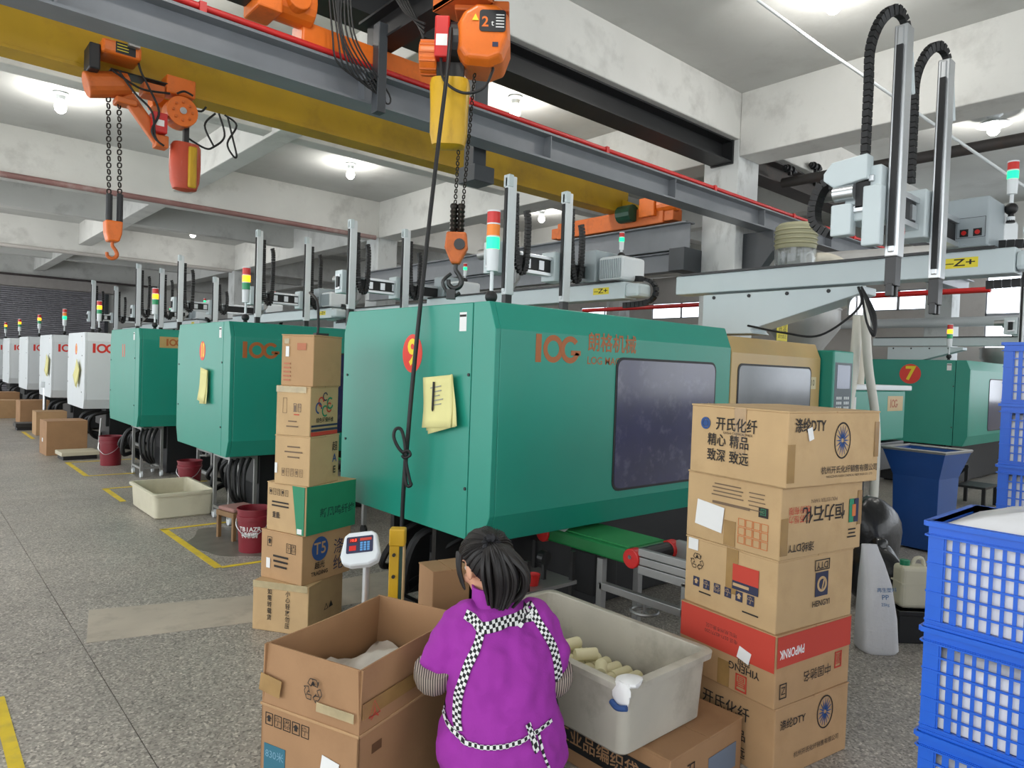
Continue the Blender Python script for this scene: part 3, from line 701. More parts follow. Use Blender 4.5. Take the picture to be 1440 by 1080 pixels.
    # bundle of air tubes
    m = MB()
    for k in range(5): m.tube(smoothpts([(ax[-1] - x0 + .06, -.05, zb + .3), (ax[-1] - x0 + .1 + .012 * k, -.07, zb + .05 + .01 * k), (ax[-1] - x0 + .03, -.1, zb - .06 + .015 * k)], 5), .006, 6)
    m.build('air_tubes', REDP if detail else ALU_D, t, smooth=True)
    if detail:
        # extra housings of the near arm and its looping chain
        xl = min(ax) - x0
        m = MB().prism([(xl - .15, .17, zb + .395), (xl - .15, .0, zb + .41), (xl - .15, .0, zb + .29), (xl - .15, .16, zb + .27), (xl - .15, .21, zb + .31), (xl - .15, .21, zb + .345)], (.08, 0, 0)); m.build('chain_cover', ROBO, t, .006)
        MB().b2((xl - .125, -.06, zb - .03), (xl - .062, .025, zb + .26)).build('arm_drive_cover', ROBO, t, .008)
        MB().b2((xl - .14, .07, zb + .03), (xl - .07, .17, zb + .185)).build('gear_cover', ROBO, t, .008)
        MB().cyl((xl - .12, .06, zb + .24), (xl - .12, .16, zb + .24), .04, n=16).build('pulley', ALU, t, smooth=True)
        m = MB(); chain_link_path(m, [(xl - .11, .17, zb + .31), (xl - .11, .23, zb + .29), (xl - .11, .265, zb + .19), (xl - .11, .25, zb + .1), (xl - .11, .17, zb + .04)], .075, .04, .026); m.build('motor_cable_chain', RUBBER, t)
        m = MB(); m.tube(smoothpts([(-.11, b + .02, zb - .06), (-.13, b - .0, zb - .2), (-.13, b + .25, zb - .38), (-.12, a - .7, zb - .36), (-.1, a - .4, zb - .3)], 8), .008, 8)
        for k in range(4): m.tube(smoothpts([(-.11, b, zb - .06), (-.12, b - .07 - .01 * k, zb - .25), (-.12, b - .1, zb - .36 - .01 * k), (-.12, b - .05, zb - .3), (-.11, b, zb - .08)], 6), .007, 6)
        m.build('loose_cable', RUBBER, t, smooth=True)
        MB().cyl((.0, b + .08, zb - .24), (.0, b + .08, zb - .08), .05, n=16).build('filter_bowl', CHROME, t, smooth=True)
        signal_tower(t, .2, -.2, zb + .32, lit, h=.42, r=.028, order=('red', 'green'))
    else:
        signal_tower(t, .15, -.2, zb + .32, lit, h=.34, r=.022, order=('red', 'green'))
    return t
zz = lambda x, y, Y: px(x, y, Y=Y).z
robot('large grey take-out robot with two tall arms above the beige guard', 1.42, (4.22, 3.62), (zz(1325, 82, 1.34), zz(1268, 36, 1.34)), 1.12, 3.46, bot=(2.16, 2.2))
robot('grey take-out robot mounted on the machine numbered 10', 4.45, (4.43, 3.76), (zz(780, 272, 4.45), zz(705, 250, 4.45)), 4.0, 7.1, False, big=False)
robot('grey take-out robot on the green machine with the copper name plate', 7.24, (4.54, 3.83), (zz(565, 325, 7.24), zz(493, 312, 7.24)), 6.8, 10.35, False, big=False, x0=5.2)
robot('grey take-out robot on the white machine next to machine 11', 10.05, (4.6, 3.86), (zz(433, 336, 10.05), zz(365, 326, 10.05)), 9.6, 13.7, False, big=False)
robot('grey take-out robot on the second white machine', 13.2, (4.3, 3.7), (zz(295, 390, 13.2), zz(250, 360, 13.2)), 12.75, 17.0, False, big=False, x0=5.2)
robot('grey take-out robot on the third white machine', 16.3, (4.2, 3.75), (zz(222, 378, 16.3), zz(193, 372, 16.3)), 15.85, 20.4, False, big=False)
robot('grey take-out robot on the fourth white machine', 20.0, (4.1, 3.6), (3.3, 3.4), 19.5, 24.0, False, big=False, x0=5.2)
robot('grey take-out robot on the machine numbered 7', 2.95, (13.3, 12.85), (zz(1393, 330, 2.95) + .4, zz(1376, 330, 2.95) + .4), 2.5, 5.4, False, x0=13.9, big=False)
# ------------------------------------------------------------------ hopper loader behind machine 9
hl = thing('hopper_loader', 'clear hopper loader with ribbed beige cap and curved hose behind the pedestal', 'hopper', (6.85, 3.47, 0))
hz = 2.6
MB().lathe([(.12, 2.35), (.13, 2.56), (.2, 2.66), (.2, 2.9), (.17, 2.9), (.17, 2.68), (.11, 2.58)], n=24, cap=False).build('clear_bowl', CLEAR, hl, smooth=True)
MB().lathe([(.02, 2.38), (.12, 2.6), (.15, 2.68), (.02, 2.7)], n=20).build('dark_pellets', mat('dark_pellets', (50, 44, 58), .8, bump=.5, bscale=200), hl, smooth=True)
m = MB().lathe([(.19, 2.9), (.2, 2.92), (.2, 3.13), (.17, 3.16), (.02, 3.17)], n=24)
for k in range(4): m.lathe([(.2, 2.94 + .045 * k), (.212, 2.95 + .045 * k), (.2, 2.965 + .045 * k)], n=24, cap=False)
m.build('ribbed_cap', mat('khaki_plastic', (152, 150, 120), .5), hl, smooth=True)
MB().tube(smoothpts([(.12, -.1, 2.82), (.35, -.2, 2.84), (.55, -.33, 2.72), (.62, -.4, 2.5), (.64, -.42, 2.1), (.64, -.42, 1.55)], 8), .055, 12).build('hose', mat('beige_hose', (206, 200, 184), .5), hl, smooth=True)
MB().lathe([(.001, 2.318), (.13, 2.318), (.13, 2.352), (.001, 2.352)], n=24, cap=False).build('stand', ALU_D, hl)
m = MB(); m.b2((.2, -.1, 2.318), (.5, .2, 2.7)); m.build('blower_box', CREAM, hl, .01)
for k, (a, b) in enumerate((((1207, 440), (1190, 600)), ((1213, 412), (1232, 610)))):
    p0 = px(a[0], a[1], Y=2.76 - .12 * k); p1 = px(b[0], b[1], Y=2.74 - .12 * k); mid = p0.lerp(p1, .5) + Vector((.03 - .06 * k, 0, 0)); tp = Vector((7.24 - .24 * k, 3.18, 2.345)); ar = (p0 + tp) / 2 + Vector((.04 - .06 * k, -.06, .1 + .1 * k))
    tag(MB().tube(smoothpts([tp, ar, p0, mid, p1, Vector((p1.x, p1.y, .04))], 6), .045 - .006 * k, 12).build('feed_hose', mat('white_hose', (214, 212, 202), .5), smooth=True), ('thick white feed hose beside the control panel', 'thin white feed hose hanging in front of the red 7')[k], 'hose')
yn = thing('warning_notice', 'yellow notice sheet with black lettering below the robot pedestal', 'sign', tuple(px(1100, 467, Y=3.3)))
F = Face(yn, (0, 0, 0), (1, 0, 0), (0, 0, 1)); F.rect(0, 0, .2, .17, YELT, 'board', th=.006); F.text('高温', .08, 0, .035, INK); F.text('请勿靠近', .042, 0, -.045, INK)
# ================================================================== HOISTS
def linkchain(p, q, pitch=.034, r=.0042, w=.011):
    p = Vector(p); q = Vector(q); n = max(2, int((q - p).length / pitch)); d = (q - p) / n; m = MB()
    x = d.normalized().orthogonal().normalized(); y = d.normalized().cross(x); L = d.length * .66
    for k in range(n):
        c = p + d * (k + .5); s = x if k % 2 else y; z = d.normalized(); pts = []
        for j in range(10):
            a = 2 * PI * j / 10
            pts.append(c + s * (w * math.cos(a)) + z * (L * .55 * (1 if math.sin(a) > 0 else -1) * (abs(math.sin(a)) ** .6)))
        m.tube(pts, r, 5, closed=True)
    return m
def hookshape(c, s, R):
    """a load hook below c, R maps local x z plane"""
    pts = [(0, 0, 0), (0, 0, -.05), (.035, 0, -.1), (.055, 0, -.15), (.035, 0, -.2), (-.015, 0, -.215), (-.055, 0, -.185), (-.062, 0, -.14)]
    return MB().tube(smoothpts([Vector(c) + R @ (Vector(p) * s) for p in pts], 5), [.023 * s * (1.1 - .5 * abs(i / 35 - .5)) for i in range(36)], 10)
def ramp(pts): return smoothpts(pts, 6)
CR = -math.radians(41.4)
# --- hoist on the black crane
h2 = thing('chain_hoist', 'orange electric chain hoist with yellow chain bucket and 2 t plate', 'hoist', (2.66, 3.56, 3.62), CR)
I3 = Matrix.Identity(3)
def rbox(m, x0, x1, y0, y1, z0, z1): return m.b2((x0, y0, z0), (x1, y1, z1))
m = MB()
prof = [(-.02, .15), (.06, .2), (.2, .2), (.265, .13), (.275, -.02), (.235, -.14), (.15, -.175), (.0, -.165), (-.05, -.1), (-.055, .08)]
R0 = [[(x * (1 - .0), y, z) for x, z in prof] for y in (.14, -.1)]; R1 = [[(.11 + (x - .11) * .86, -.165, .02 + (z - .02) * .86) for x, z in prof]]
m.rings(R0 + R1); m.build('gear_housing', ORANGE, h2, .02, seg=3)
F = Face(h2, (.165, -.165, .075), (1, 0, 0), (0, 0, 1))
F.poly(rrect(.16, .13, .02), BLACKP, 'name_plate', .006, .008); F.text('2', .085, -.045, -.01, ORANGE, bold=.02, d=.007); F.text('t', .05, .0, -.015, PAPER, d=.007)
for k in range(5): F.rect(.045, .035 - .018 * k, .05, .006, PAPER, 'plate_line', d=.008)
F.rect(.02, -.14, .035, .028, INKN, 'maker_badge', d=.004); F.poly([(-.125, .0), (-.085, .0), (-.105, .04)], YELT, 'warning_triangle', .006)
m = MB(); m.cyl((-.1, 0, .0), (-.03, 0, .0), .13, n=20); m.build('centre_body', BLACKP, h2, .008)
m = MB(); m.b2((-.19, -.13, -.13), (-.1, .05, .12)); m.build('brake_box', REDP, h2, .01)
Face(h2, (-.145, -.13, .0), (1, 0, 0), (0, 0, 1)).rect(0, -.03, .07, .07, PAPER, 'rating_label')
m = MB(); m.cyl((-.29, .0, -.09), (-.18, .0, -.09), .1, n=20)
m.build('motor', ORANGE, h2, .01)
for k in range(12):
    a = 2 * PI * k / 12
    MB().box((-.235, .1 * math.cos(a), -.09 + .1 * math.sin(a)), (.1, .012, .012)).build('cooling_fin', ORANGE2, h2)
m = MB(); m.b2((-.08, -.06, .19), (.26, .1, .255)); m.b2((.02, -.05, .16), (.12, .08, .24)); m.build('trolley', ORANGE2, h2, .01)
# trolley frame around the lower flange of the girder: plate below, side plates, wheels running on the flange
W2L = Matrix.Rotation(-CR, 4, 'Z') @ Matrix.Translation((-2.66, -3.56, -3.62)); gz = RT + .33 - .12
m = MB(); m.b2((CX - .105, 3.38, gz - .05), (CX + .105, 3.74, gz - .012)); m.move(W2L).build('trolley_plate', ORANGE2, h2, .004)
for s_ in (-1, 1):
    m = MB(); m.b2((CX + s_ * .09, 3.38, gz - .05), (CX + s_ * .105, 3.74, gz + .1)); m.move(W2L).build('side_plate', ORANGE2, h2, .003)
    for y_ in (3.46, 3.66): MB().cyl((CX + s_ * .025, y_, gz + .018 + .032), (CX + s_ * .092, y_, gz + .018 + .032), .032, n=16).move(W2L).build('trolley_wheel', DKSTEEL, h2)
bk = MB()
prof = [(1.0, -.24), (1.06, -.27), (1.0, -.42), (.98, -.58), (.86, -.645), (.3, -.66)]
bk.rings([[(-.095 + .118 * s * math.copysign(abs(math.cos(a)) ** .6, math.cos(a)), -.02 + .09 * s * math.copysign(abs(math.sin(a)) ** .6, math.sin(a)), z) for a in [2 * PI * j / 28 for j in range(28)]] for s, z in prof])
b = bk.build('chain_bucket', YELB, h2, smooth=True)
m = MB(); m.b2((-.18, -.05, -.25), (-.01, .0, -.13)); m.build('bucket_bracket', DKSTEEL, h2)
stuff(linkchain((.055, 0, -.17), (.0, -.02, -1.18)).build('load_chain', CHAINM, h2)); stuff(linkchain((-.03, 0, -.62), (-.045, -.02, -1.18)).build('load_chain', CHAINM, h2))
m = MB()
for q in (-.045, .0): m.lathe([(.02, 0), (.026, -.01)] + [(.026 - .006 * (k % 2), -.02 - .014 * k) for k in range(12)], (q, -.02, -1.0), 10)
m.build('chain_spring', CHAINM, h2, smooth=True)
m = MB(); m.prism([(-.085, -.06, -1.18), (.04, -.06, -1.18), (.05, -.06, -1.28), (.0, -.06, -1.38), (-.05, -.06, -1.38), (-.095, -.06, -1.28)], (0, .08, 0)); m.build('hook_block', ORANGE2, h2, .012)
MB().cyl((.0, -.075, -1.26), (.0, .03, -1.26), .035, n=16).build('sheave_pin', DKSTEEL, h2)
hookshape((-.022, -.02, -1.38), .7, I3).build('hook', DKSTEEL, h2, smooth=True)
m = MB(); m.tube(ramp([(.01, -.02, -1.56), (-.045, -.03, -1.58), (-.1, -.04, -1.5), (-.05, -.03, -1.44)]), .011, 8)
m.b2((-.075, -.05, -1.6), (-.02, .01, -1.54)); m.build('shackle', DKSTEEL, h2, smooth=True)
# pendant cable, hanging in front of the machine end panel, tied up in a loop
def cabp(x, y, dep):
    lat = (x - 720) / FPX * dep; c = (lat, (y - 540) / FPX * dep, dep)
    wv = Vector([sum(RW[i][k] * c[k] for k in range(3)) for i in range(3)]) + Vector((0, 0, EYE)) - Vector((2.66, 3.56, 3.62))
    return Matrix.Rotation(-CR, 3, 'Z') @ wv
cab = [cabp(x, y, d) for x, y, d in ((634, 40, 4.25), (629, 100, 4.15), (618, 190, 4.1), (604, 310, 4.02), (590, 440, 3.92), (580, 540, 3.9), (573, 620, 3.9), (568, 680, 3.92), (565, 740, 3.95))]
m = MB().tube(ramp(cab), .0125, 10)
lp = [(572, 640), (562, 632), (554, 616), (556, 604), (564, 604), (569, 622), (571, 650), (576, 675), (578, 682), (572, 682), (569, 660), (570, 640)]
m.tube(ramp([cabp(x, y, 3.86) for x, y in lp]), .0095, 8)
m.tube(ramp([cabp(x, y, 3.85) for x, y in ((566, 636), (574, 634), (577, 640), (569, 644), (565, 640))]), .008, 8)
m.build('pendant_cable', RUBBER, h2, smooth=True)
m = MB().tube(ramp([(-.15, -.1, -.12), (-.12, -.14, -.28), (.0, -.16, -.36), (.12, -.14, -.32), (.17, -.1, -.2), (.17, -.06, -.16)]), .009, 8); m.build('chain_stop_cable', RUBBER, h2, smooth=True)
# --- hoist on the yellow crane
hx = lambda x, y: px(x, y, Y=6.44)
h1 = thing('chain_hoist', 'orange chain hoist trolley with red and yellow chain bag on the yellow girder', 'hoist', (1.5, 6.6, 3.86))
def hb(n, x0, y0, x1, y1, ya, yb, mt, bev=.012):
    a = hx(x0, y0) - Vector((1.5, 6.6, 3.86)); b = hx(x1, y1) - Vector((1.5, 6.6, 3.86))
    return MB().b2((a.x, ya, a.z), (b.x, yb, b.z)).build(n, mt, h1, bev)
hb('motor_box', 134, 66, 188, 100, -.42, -.16, ORANGE, .02)
P0 = Vector((1.5, 6.6, 3.86))
Fp = Face(h1, (hx(165, 83) - P0).xz.to_3d() if False else Vector(((hx(166, 84) - P0).x, -.42, (hx(166, 84) - P0).z)), (1, 0, 0), (0, 0, 1))
Fp.rect(0, 0, .14, .085, BLACKP, 'name_plate')
for k in range(3): Fp.rect(-.02, .025 - .022 * k, .08, .006, YELT, 'plate_line', d=.002)
hb('terminal_block', 118, 70, 133, 110, -.38, -.16, BLACKP)
a = hx(118, 122) - P0; b = hx(178, 122) - P0
MB().cyl((a.x, -.22, a.z - .0), (b.x, -.22, b.z), .1, n=18).build('hoist_drum', ORANGE2, h1, .015)
hb('trolley_frame', 150, 104, 232, 124, -.3, -.13, DKSTEEL)
hb('side_plate', 196, 120, 226, 145, -.3, -.14, ORANGE2)
hb('trolley_plate', 228, 110, 268, 146, -.3, -.12, ORANGE)
hb('trolley_plate', 228, 110, 268, 146, .13, .3, ORANGE)
g = hx(249, 163) - P0
MB().lathe([(.02, -.1), (.1, -.09), (.125, -.05), (.125, .1), (.02, .1)], n=24).move(Matrix.Translation((g.x, -.22, g.z)) @ Matrix.Rotation(PI / 2, 4, 'X')).build('gearbox', ORANGE, h1, .006)
for k in range(8):
    a = 2 * PI * k / 8
    MB().box((g.x + .075 * math.cos(a), -.32, g.z + .075 * math.sin(a)), (.02, .03, .02)).build('bolt_boss', ORANGE2, h1, .004)
MB().cyl((g.x, -.34, g.z), (g.x, -.31, g.z), .028, n=16).build('gear_cap', CHROME, h1)
hb('brake_plate', 207, 163, 227, 195, -.34, -.2, REDP, .006)
q = hx(217, 180) - P0; Face(h1, (q.x, -.34, q.z), (1, 0, 0), (0, 0, 1)).rect(0, 0, .06, .05, PAPER, 'rating_label')
a = hx(175, 138) - P0; b = hx(222, 205) - P0
m = MB(); m.bar((a.x, -.24, a.z), (b.x, -.24, b.z), .1, .06, up=(0, 1, 0)); m.b2((b.x - .05, -.3, b.z - .04), (b.x + .05, -.18, b.z + .06)); m.build('chain_guide_arm', ORANGE2, h1, .01)
hb('chain_outlet', 158, 140, 188, 156, -.3, -.16, ORANGE2)
# chain bag
c = hx(257, 238) - P0
bag = MB(); prof = [(.86, .2), (1., .17), (1.02, 0), (.95, -.12), (.78, -.185), (.3, -.2)]
bag.rings([[(c.x + .12 * s * math.copysign(abs(math.cos(t)) ** .7, math.cos(t)), -.22 + .085 * s * math.copysign(abs(math.sin(t)) ** .7, math.sin(t)), c.z + z) for t in [2 * PI * j / 24 for j in range(24)]] for s, z in prof])
bag.build('chain_bag', mat('worn_red_bag', (190, 74, 46), .5, var=.2, scale=8, wear=(216, 190, 178), wamt=.5, wscale=9, stretch=(1, 1, .3)), h1, smooth=True)
MB().b2((c.x - .0, -.325, c.z - .18), (c.x + .07, -.29, c.z + .17)).build('yellow_stripe', YELB, h1, .015)
MB().b2((c.x - .02, -.25, c.z + .16), (c.x + .02, -.2, g.z - .1)).build('bag_strap', BLACKP, h1)
for x in (150, 165):
    a = hx(x, 138) - P0; b = hx(x + 1, 312) - P0
    stuff(linkchain((a.x, -.22, a.z), (b.x - .0, -.22, b.z), .05, .006, .017).build('load_chain', CHAINM, h1))
a = hx(151, 296) - P0; b = hx(166, 296) - P0
m = MB()
for q in (a, b): m.cyl((q.x, -.22, q.z - .1), (q.x, -.22, q.z + .12), .024, n=10)
m.build('chain_sleeve', BLACKP, h1)
a = hx(144, 311) - P0; b = hx(168, 343) - P0; cx = (a.x + b.x) / 2
m = MB(); m.prism([(a.x, -.28, a.z), (b.x, -.28, a.z), (b.x - .005, -.28, a.z - .1), (cx + .04, -.28, b.z), (cx - .04, -.28, b.z), (a.x + .005, -.28, a.z - .1)], (0, .12, 0)); m.build('hook_block', ORANGE, h1, .012)
hookshape((cx, -.22, b.z), .62, I3).build('hook', ORANGE2, h1, smooth=True)
m = MB()
for dx in (0, .0):
    pass
lo = [[(272, 152), (285, 155), (292, 149)], [(262, 190), (290, 207), (303, 205), (318, 190), (310, 158)], [(305, 158), (290, 175), (303, 205)], [(318, 160), (335, 175), (322, 200), (330, 218), (335, 218), (330, 195), (322, 162)]]
for pl in lo: m.tube(ramp([(hx(*q) - P0).x * Vector((1, 0, 0)) + Vector((0, -.12, (hx(*q) - P0).z)) for q in pl]), .009, 8)
m.build('festoon_cable', RUBBER, h1, smooth=True)
m = MB()
for pl in ([(185, 90), (190, 110), (200, 130), (215, 165), (205, 190), (212, 205)], [(150, 108), (175, 125), (195, 135), (230, 140)], [(160, 110), (182, 140), (205, 165), (210, 200), (222, 212)], [(240, 140), (250, 137), (262, 143)]):
    m.tube(ramp([Vector(((hx(*q) - P0).x, -.345, (hx(*q) - P0).z)) for q in pl]), .009, 8)
m.build('control_cable', RUBBER, h1, smooth=True)
m = MB(); a = hx(178, 80) - P0; m.bar((a.x, -.46, a.z), (a.x + .09, -.5, a.z + .16), .04, .03); m.b2((a.x - .05, -.47, a.z - .02), (a.x + .03, -.42, a.z + .06)); m.build('current_collector', ALU_D, h1)
# ================================================================== CARTONS
def wavybox(sx, sy, h, amp=.004, seed=0, n=4):
    """closed box with softly bulging panels"""
    rnd = random.Random(seed); m = MB(); ph = [rnd.uniform(0, 6) for _ in range(6)]
    def face(o, u, v, k):
        nrm = Vector(u).cross(Vector(v)).normalized(); b = len(m.v)
        for j in range(n + 1):
            for i in range(n + 1):
                a, c = i / n, j / n
                d = (amp if k < 4 else 0) * math.sin(PI * a) * math.sin(PI * c) * (.5 + .5 * math.sin(ph[k] + 3 * a + 2 * c))
                m.v.append(tuple(Vector(o) + Vector(u) * a + Vector(v) * c + nrm * d))
        for j in range(n):
            for i in range(n): m.f.append((b + j * (n + 1) + i, b + j * (n + 1) + i + 1, b + (j + 1) * (n + 1) + i + 1, b + (j + 1) * (n + 1) + i))
    x, y = sx / 2, sy / 2
    face((-x, y, 0), (0, -sy, 0), (0, 0, h), 0); face((-x, -y, 0), (sx, 0, 0), (0, 0, h), 1)
    face((x, -y, 0), (0, sy, 0), (0, 0, h), 2); face((x, y, 0), (-sx, 0, 0), (0, 0, h), 3)
    face((-x, -y, h), (sx, 0, 0), (0, sy, 0), 4); face((-x, y, 0), (sx, 0, 0), (0, -sy, 0), 5)
    return m
def carton(label, nc, th, sx, sy, z0, h, mt, seed=0, group=None, tape='L', lip=True, amp=.0025):
    c, s = math.cos(th), math.sin(th)
    loc = (nc[0] + c * sx / 2 - s * sy / 2, nc[1] + s * sx / 2 + c * sy / 2, z0)
    t = thing('cardboard_carton', label, 'carton', loc, th, group)
    me = wavybox(sx, sy, h - .006, amp, seed)
    b = me.build('body', mt, t, smooth=False)
    import bmesh
    bm = bmesh.new(); bm.from_mesh(b.data); bmesh.ops.remove_doubles(bm, verts=bm.verts, dist=.0004); bm.to_mesh(b.data); bm.free()
    md = b.modifiers.new('bevel', 'BEVEL'); md.width = .005; md.segments = 2; md.limit_method = 'ANGLE'; md.angle_limit = math.radians(50)
    if lip:
        MB().b2((-sx / 2 - .002, -sy / 2 - .002, h - .007), (-.002, sy / 2 + .002, h)).build('flap', mt, t, .002)
        MB().b2((.002, -sy / 2 - .002, h - .007), (sx / 2 + .002, sy / 2 + .002, h)).build('flap', mt, t, .002)
    L = Face(t, (-sx / 2 - amp - .0004, 0, h / 2), (0, -1, 0), (0, 0, 1)); R = Face(t, (0, -sy / 2 - amp - .0004, h / 2), (1, 0, 0), (0, 0, 1))
    if 'L' in tape: L.rect(.02, h * .17, .06, h * .64, TAPE, 'tape', d=.0008)
    if 'l' in tape: L.rect(.0, -h * .3, .06, h * .36, TAPE, 'tape', d=.0008)
    if 'R' in tape: R.rect(.0, h * .3, .06, h * .36, TAPE, 'tape', d=.0008)
    if 'E' in tape:
        R.rect(-sx / 2 + .02, -h * .18, .045, h * .5, TAPE, 'corner_tape', d=.0008); R.rect(sx / 2 - .02, h * .1, .03, h * .5, TAPE, 'corner_tape', d=.0008)
    return t, L, R
def wheel_logo(F, a, b, r, sx=1., mt=None, rays=16):
    mt = mt or INKB
    F.ring(a, b, r * .92, r, INK, 'logo_ring', sx=sx); m = MB()
    for k in range(rays):
        t0 = 2 * PI * k / rays
        p = [(r * .84 * math.cos(t0), r * .84 * math.sin(t0)), (r * .3 * math.cos(t0 + .16), r * .3 * math.sin(t0 + .16)), (r * .12 * math.cos(t0), r * .12 * math.sin(t0)), (r * .3 * math.cos(t0 - .16), r * .3 * math.sin(t0 - .16))]
        m.prism([F.at(a + x * sx, b + y, 0) for x, y in p], F.n * .0012)
    stuff(m.build('logo_rays', mt, F.p))
def icons(F, a, b, n, s, gap, mt, chars='⬆☂♻⬆☂⬆', solid=False, flip=False):
    for k in range(n):
        x = a + gap * k
        if solid:
            F.rect(x, b, s, s * 1.2, mt, 'handling_mark'); F.text(chars[k % len(chars)], s * .9, x, b, CARD2, name='handling_symbol')
        else:
            F.frame(x, b, s, s * 1.25, s * .06, mt, 'handling_mark'); F.text(chars[k % len(chars)], s * .9, x, b, mt, name='handling_symbol')
def lines(F, a, b, w, n, gap, th, mt, seed=1):
    r = random.Random(seed)
    for k in range(n): F.rect(a, b - gap * k, w * r.uniform(.6, 1), th, mt, 'printed_line')
GR = 'cartons stacked before the blue hopper'; GL = 'cartons stacked beside machine 9'
TH = -math.radians(8.3); NC = Vector((2.59, 1.32)); HB = .293
# --- right stack, from the floor up
t, L, R = carton('bottom carton of the stack by the blue crates, printed with a blue wheel', (2.60, 1.315), TH, .5, .48, 0, HB, CARD, 1, GR, '', True)
L.text('开氏化纤', .062, -.0, .06, INK, bold=.01); L.text('精品', .05, .06, -.03, INK, bold=.012); L.text('精心', .05, -.08, -.03, INK, bold=.012); L.text('致远', .05, .06, -.1, INK, bold=.012); L.text('致深', .05, -.08, -.1, INK, bold=.012)
R.text('涤纶DTY', .042, -.14, .07, INK, bold=.012); wheel_logo(R, .08, .06, .07, .8); R.text('杭州开氏化纤销售有限公司', .026, .03, -.07, INK)
t, L, R = carton('red banded carton, second from the floor in the stack by the crates', (2.585, 1.315), TH + .015, .52, .49, HB, HB, CARD, 2, GR, 'l')
L.rect(0, HB * .24, .482, HB * .5, INKR, 'red_band'); R.rect(0, HB * .27, .512, HB * .42, INKR, 'red_band')
L.text('地址:杭州市萧山区', .02, -.02, .085, INK, flip=True); L.text('电话 0571-82771200', .02, -.02, .06, INK, flip=True); L.rect(.1, .02, .06, .05, PAPER, 'sticker', rot=-.25, d=.0026)
L.text('YIHENG', .042, .1, -.04, INK, flip=True, bold=.012); L.text('益恒', .032, .1, -.01, INK, flip=True, bold=.01); L.frame(.09, -.1, .055, .07, .006, INKR); L.text('昌', .05, .09, -.1, INKR)
R.text('PMPORNK', .05, -.16, .07, PAPER, flip=True, sx=.7, bold=.02); R.frame(-.21, -.08, .045, .06, .004, INK); R.text('Z', .045, -.21, -.08, INK); R.text('中国驰名', .05, .02, -.05, INK, flip=True); R.frame(.17, -.03, .05, .07, .006, INKR); R.text('囍', .05, .17, -.03, INKR)
t, L, R = carton('carton with six dark icons and red square, middle of the stack by the crates', (2.59, 1.325), TH - .01, .51, .48, 2 * HB, HB, CARD2, 3, GR, 'L')
L.text('♻', .07, -.17, .04, INK); L.rect(.09, .05, .13, .07, INKR, 'red_panel'); L.rect(.09, -.002, .13, .035, INKN, 'navy_panel'); L.rect(.07, .0, .08, .012, CARD2, 'panel_line', d=.0024)
icons(L, -.17, -.045, 6, .034, .058, INKN, '⬆☂♻☂⬆☂', True); lines(L, -.12, -.085, .1, 1, .02, .006, INK); lines(L, .12, -.1, .12, 1, .02, .006, INK); L.rect(-.195, .115, .055, .05, PAPER, 'sticker')
R.frame(.03, .1, .1, .045, .004, INK); R.text('DTY', .04, .03, .1, INK, flip=True, bold=.012); R.rect(.03, .02, .085, .1, INKN, 'navy_logo'); R.ring(.03, .02, .022, .032, CARD2, 'logo_ring', d=.003); R.poly([(.028, .0), (.042, .045), (.05, .045), (.034, .0)], CARD2, 'logo_stroke', .003); R.text('HENGYI', .034, .03, -.06, INK, bold=.014)
t, L, R = carton('carton with white shipping sheet, second from the top by the crates', (2.585, 1.32), TH - .02, .54, .49, 3 * HB, HB, CARD2, 4, GR, 'lE')
lines(L, -.02, .11, .2, 4, .016, .005, INKP, 3); lines(L, .13, .1, .11, 5, .017, .004, INKP, 4); lines(L, .0, .03, .3, 1, .02, .011, INKP); L.rect(.165, .03, .045, .04, INK, 'dark_stamp'); L.text('回', .03, .165, .03, INKG); L.rect(-.11, -.035, .15, .11, PAPER, 'shipping_sheet', rot=-.1, d=.003); 
for k in range(3): L.text(str(4 + k), .014, -.13 + .02 * k, -.07, INK)
for i in range(4):
    for j in range(3): L.frame(.06 + .038 * i, -.03 - .036 * j, .034, .032, .002, INKO, 'stamp_grid')
R.text('恒力石化', .072, .0, .03, INK, flip=True, bold=.012); R.text('POLYESTER YARN', .022, .0, .08, INKP, flip=True); R.text('股份有限', .034, -.16, .05, INKR, flip=True); R.text('江苏恒力', .034, -.16, .015, INKR, flip=True); R.text('涤纶DTY', .042, -.14, -.1, INK, flip=True, bold=.01)
R.rect(.19, .02, .03, .1, INKG, 'green_panel'); R.rect(.225, .02, .03, .1, INKN, 'purple_panel'); R.rect(.207, .02, .024, .05, INKO, 'orange_panel', d=.0024); lines(R, .2, -.06, .07, 3, .016, .006, INK, 7)
t, L, R = carton('top carton by the crates, with bold black slogans and a blue wheel', (2.555, 1.29), TH - .03, .6, .5, 4 * HB, HB + .005, CARD2, 5, GR, 'LE')
L.ring(-.165, .07, .016, .026, INKB, 'logo_ring'); L.disc(-.165, .07, .014, INKB, 'logo_disc'); L.text('开氏化纤', .06, .0, .07, INK, bold=.014, sx=.9); L.text('KAISHI CHEMICAL FIBER', .014, .01, .037, INK)
L.text('精心', .056, -.1, -.0, INK, bold=.014, sx=.9); L.text('精品', .056, .02, -.0, INK, bold=.014, sx=.9); L.text('致深', .056, -.1, -.065, INK, bold=.014, sx=.9); L.text('致远', .056, .02, -.065, INK, bold=.014, sx=.9)
R.text('涤纶DTY', .06, -.17, .09, INK, bold=.016, sx=.8); wheel_logo(R, .04, .03, .075, .72); R.text('杭州开氏化纤销售有限公司', .032, .1, -.09, INK, bold=.008); R.text('HANGZHOU KAISHI CHEMICAL FIBER SALES CO., LTD', .013, .1, -.115, INK); R.rect(-.17, .06, .03, .05, PAPER, 'torn_label', rot=.3, d=.003)
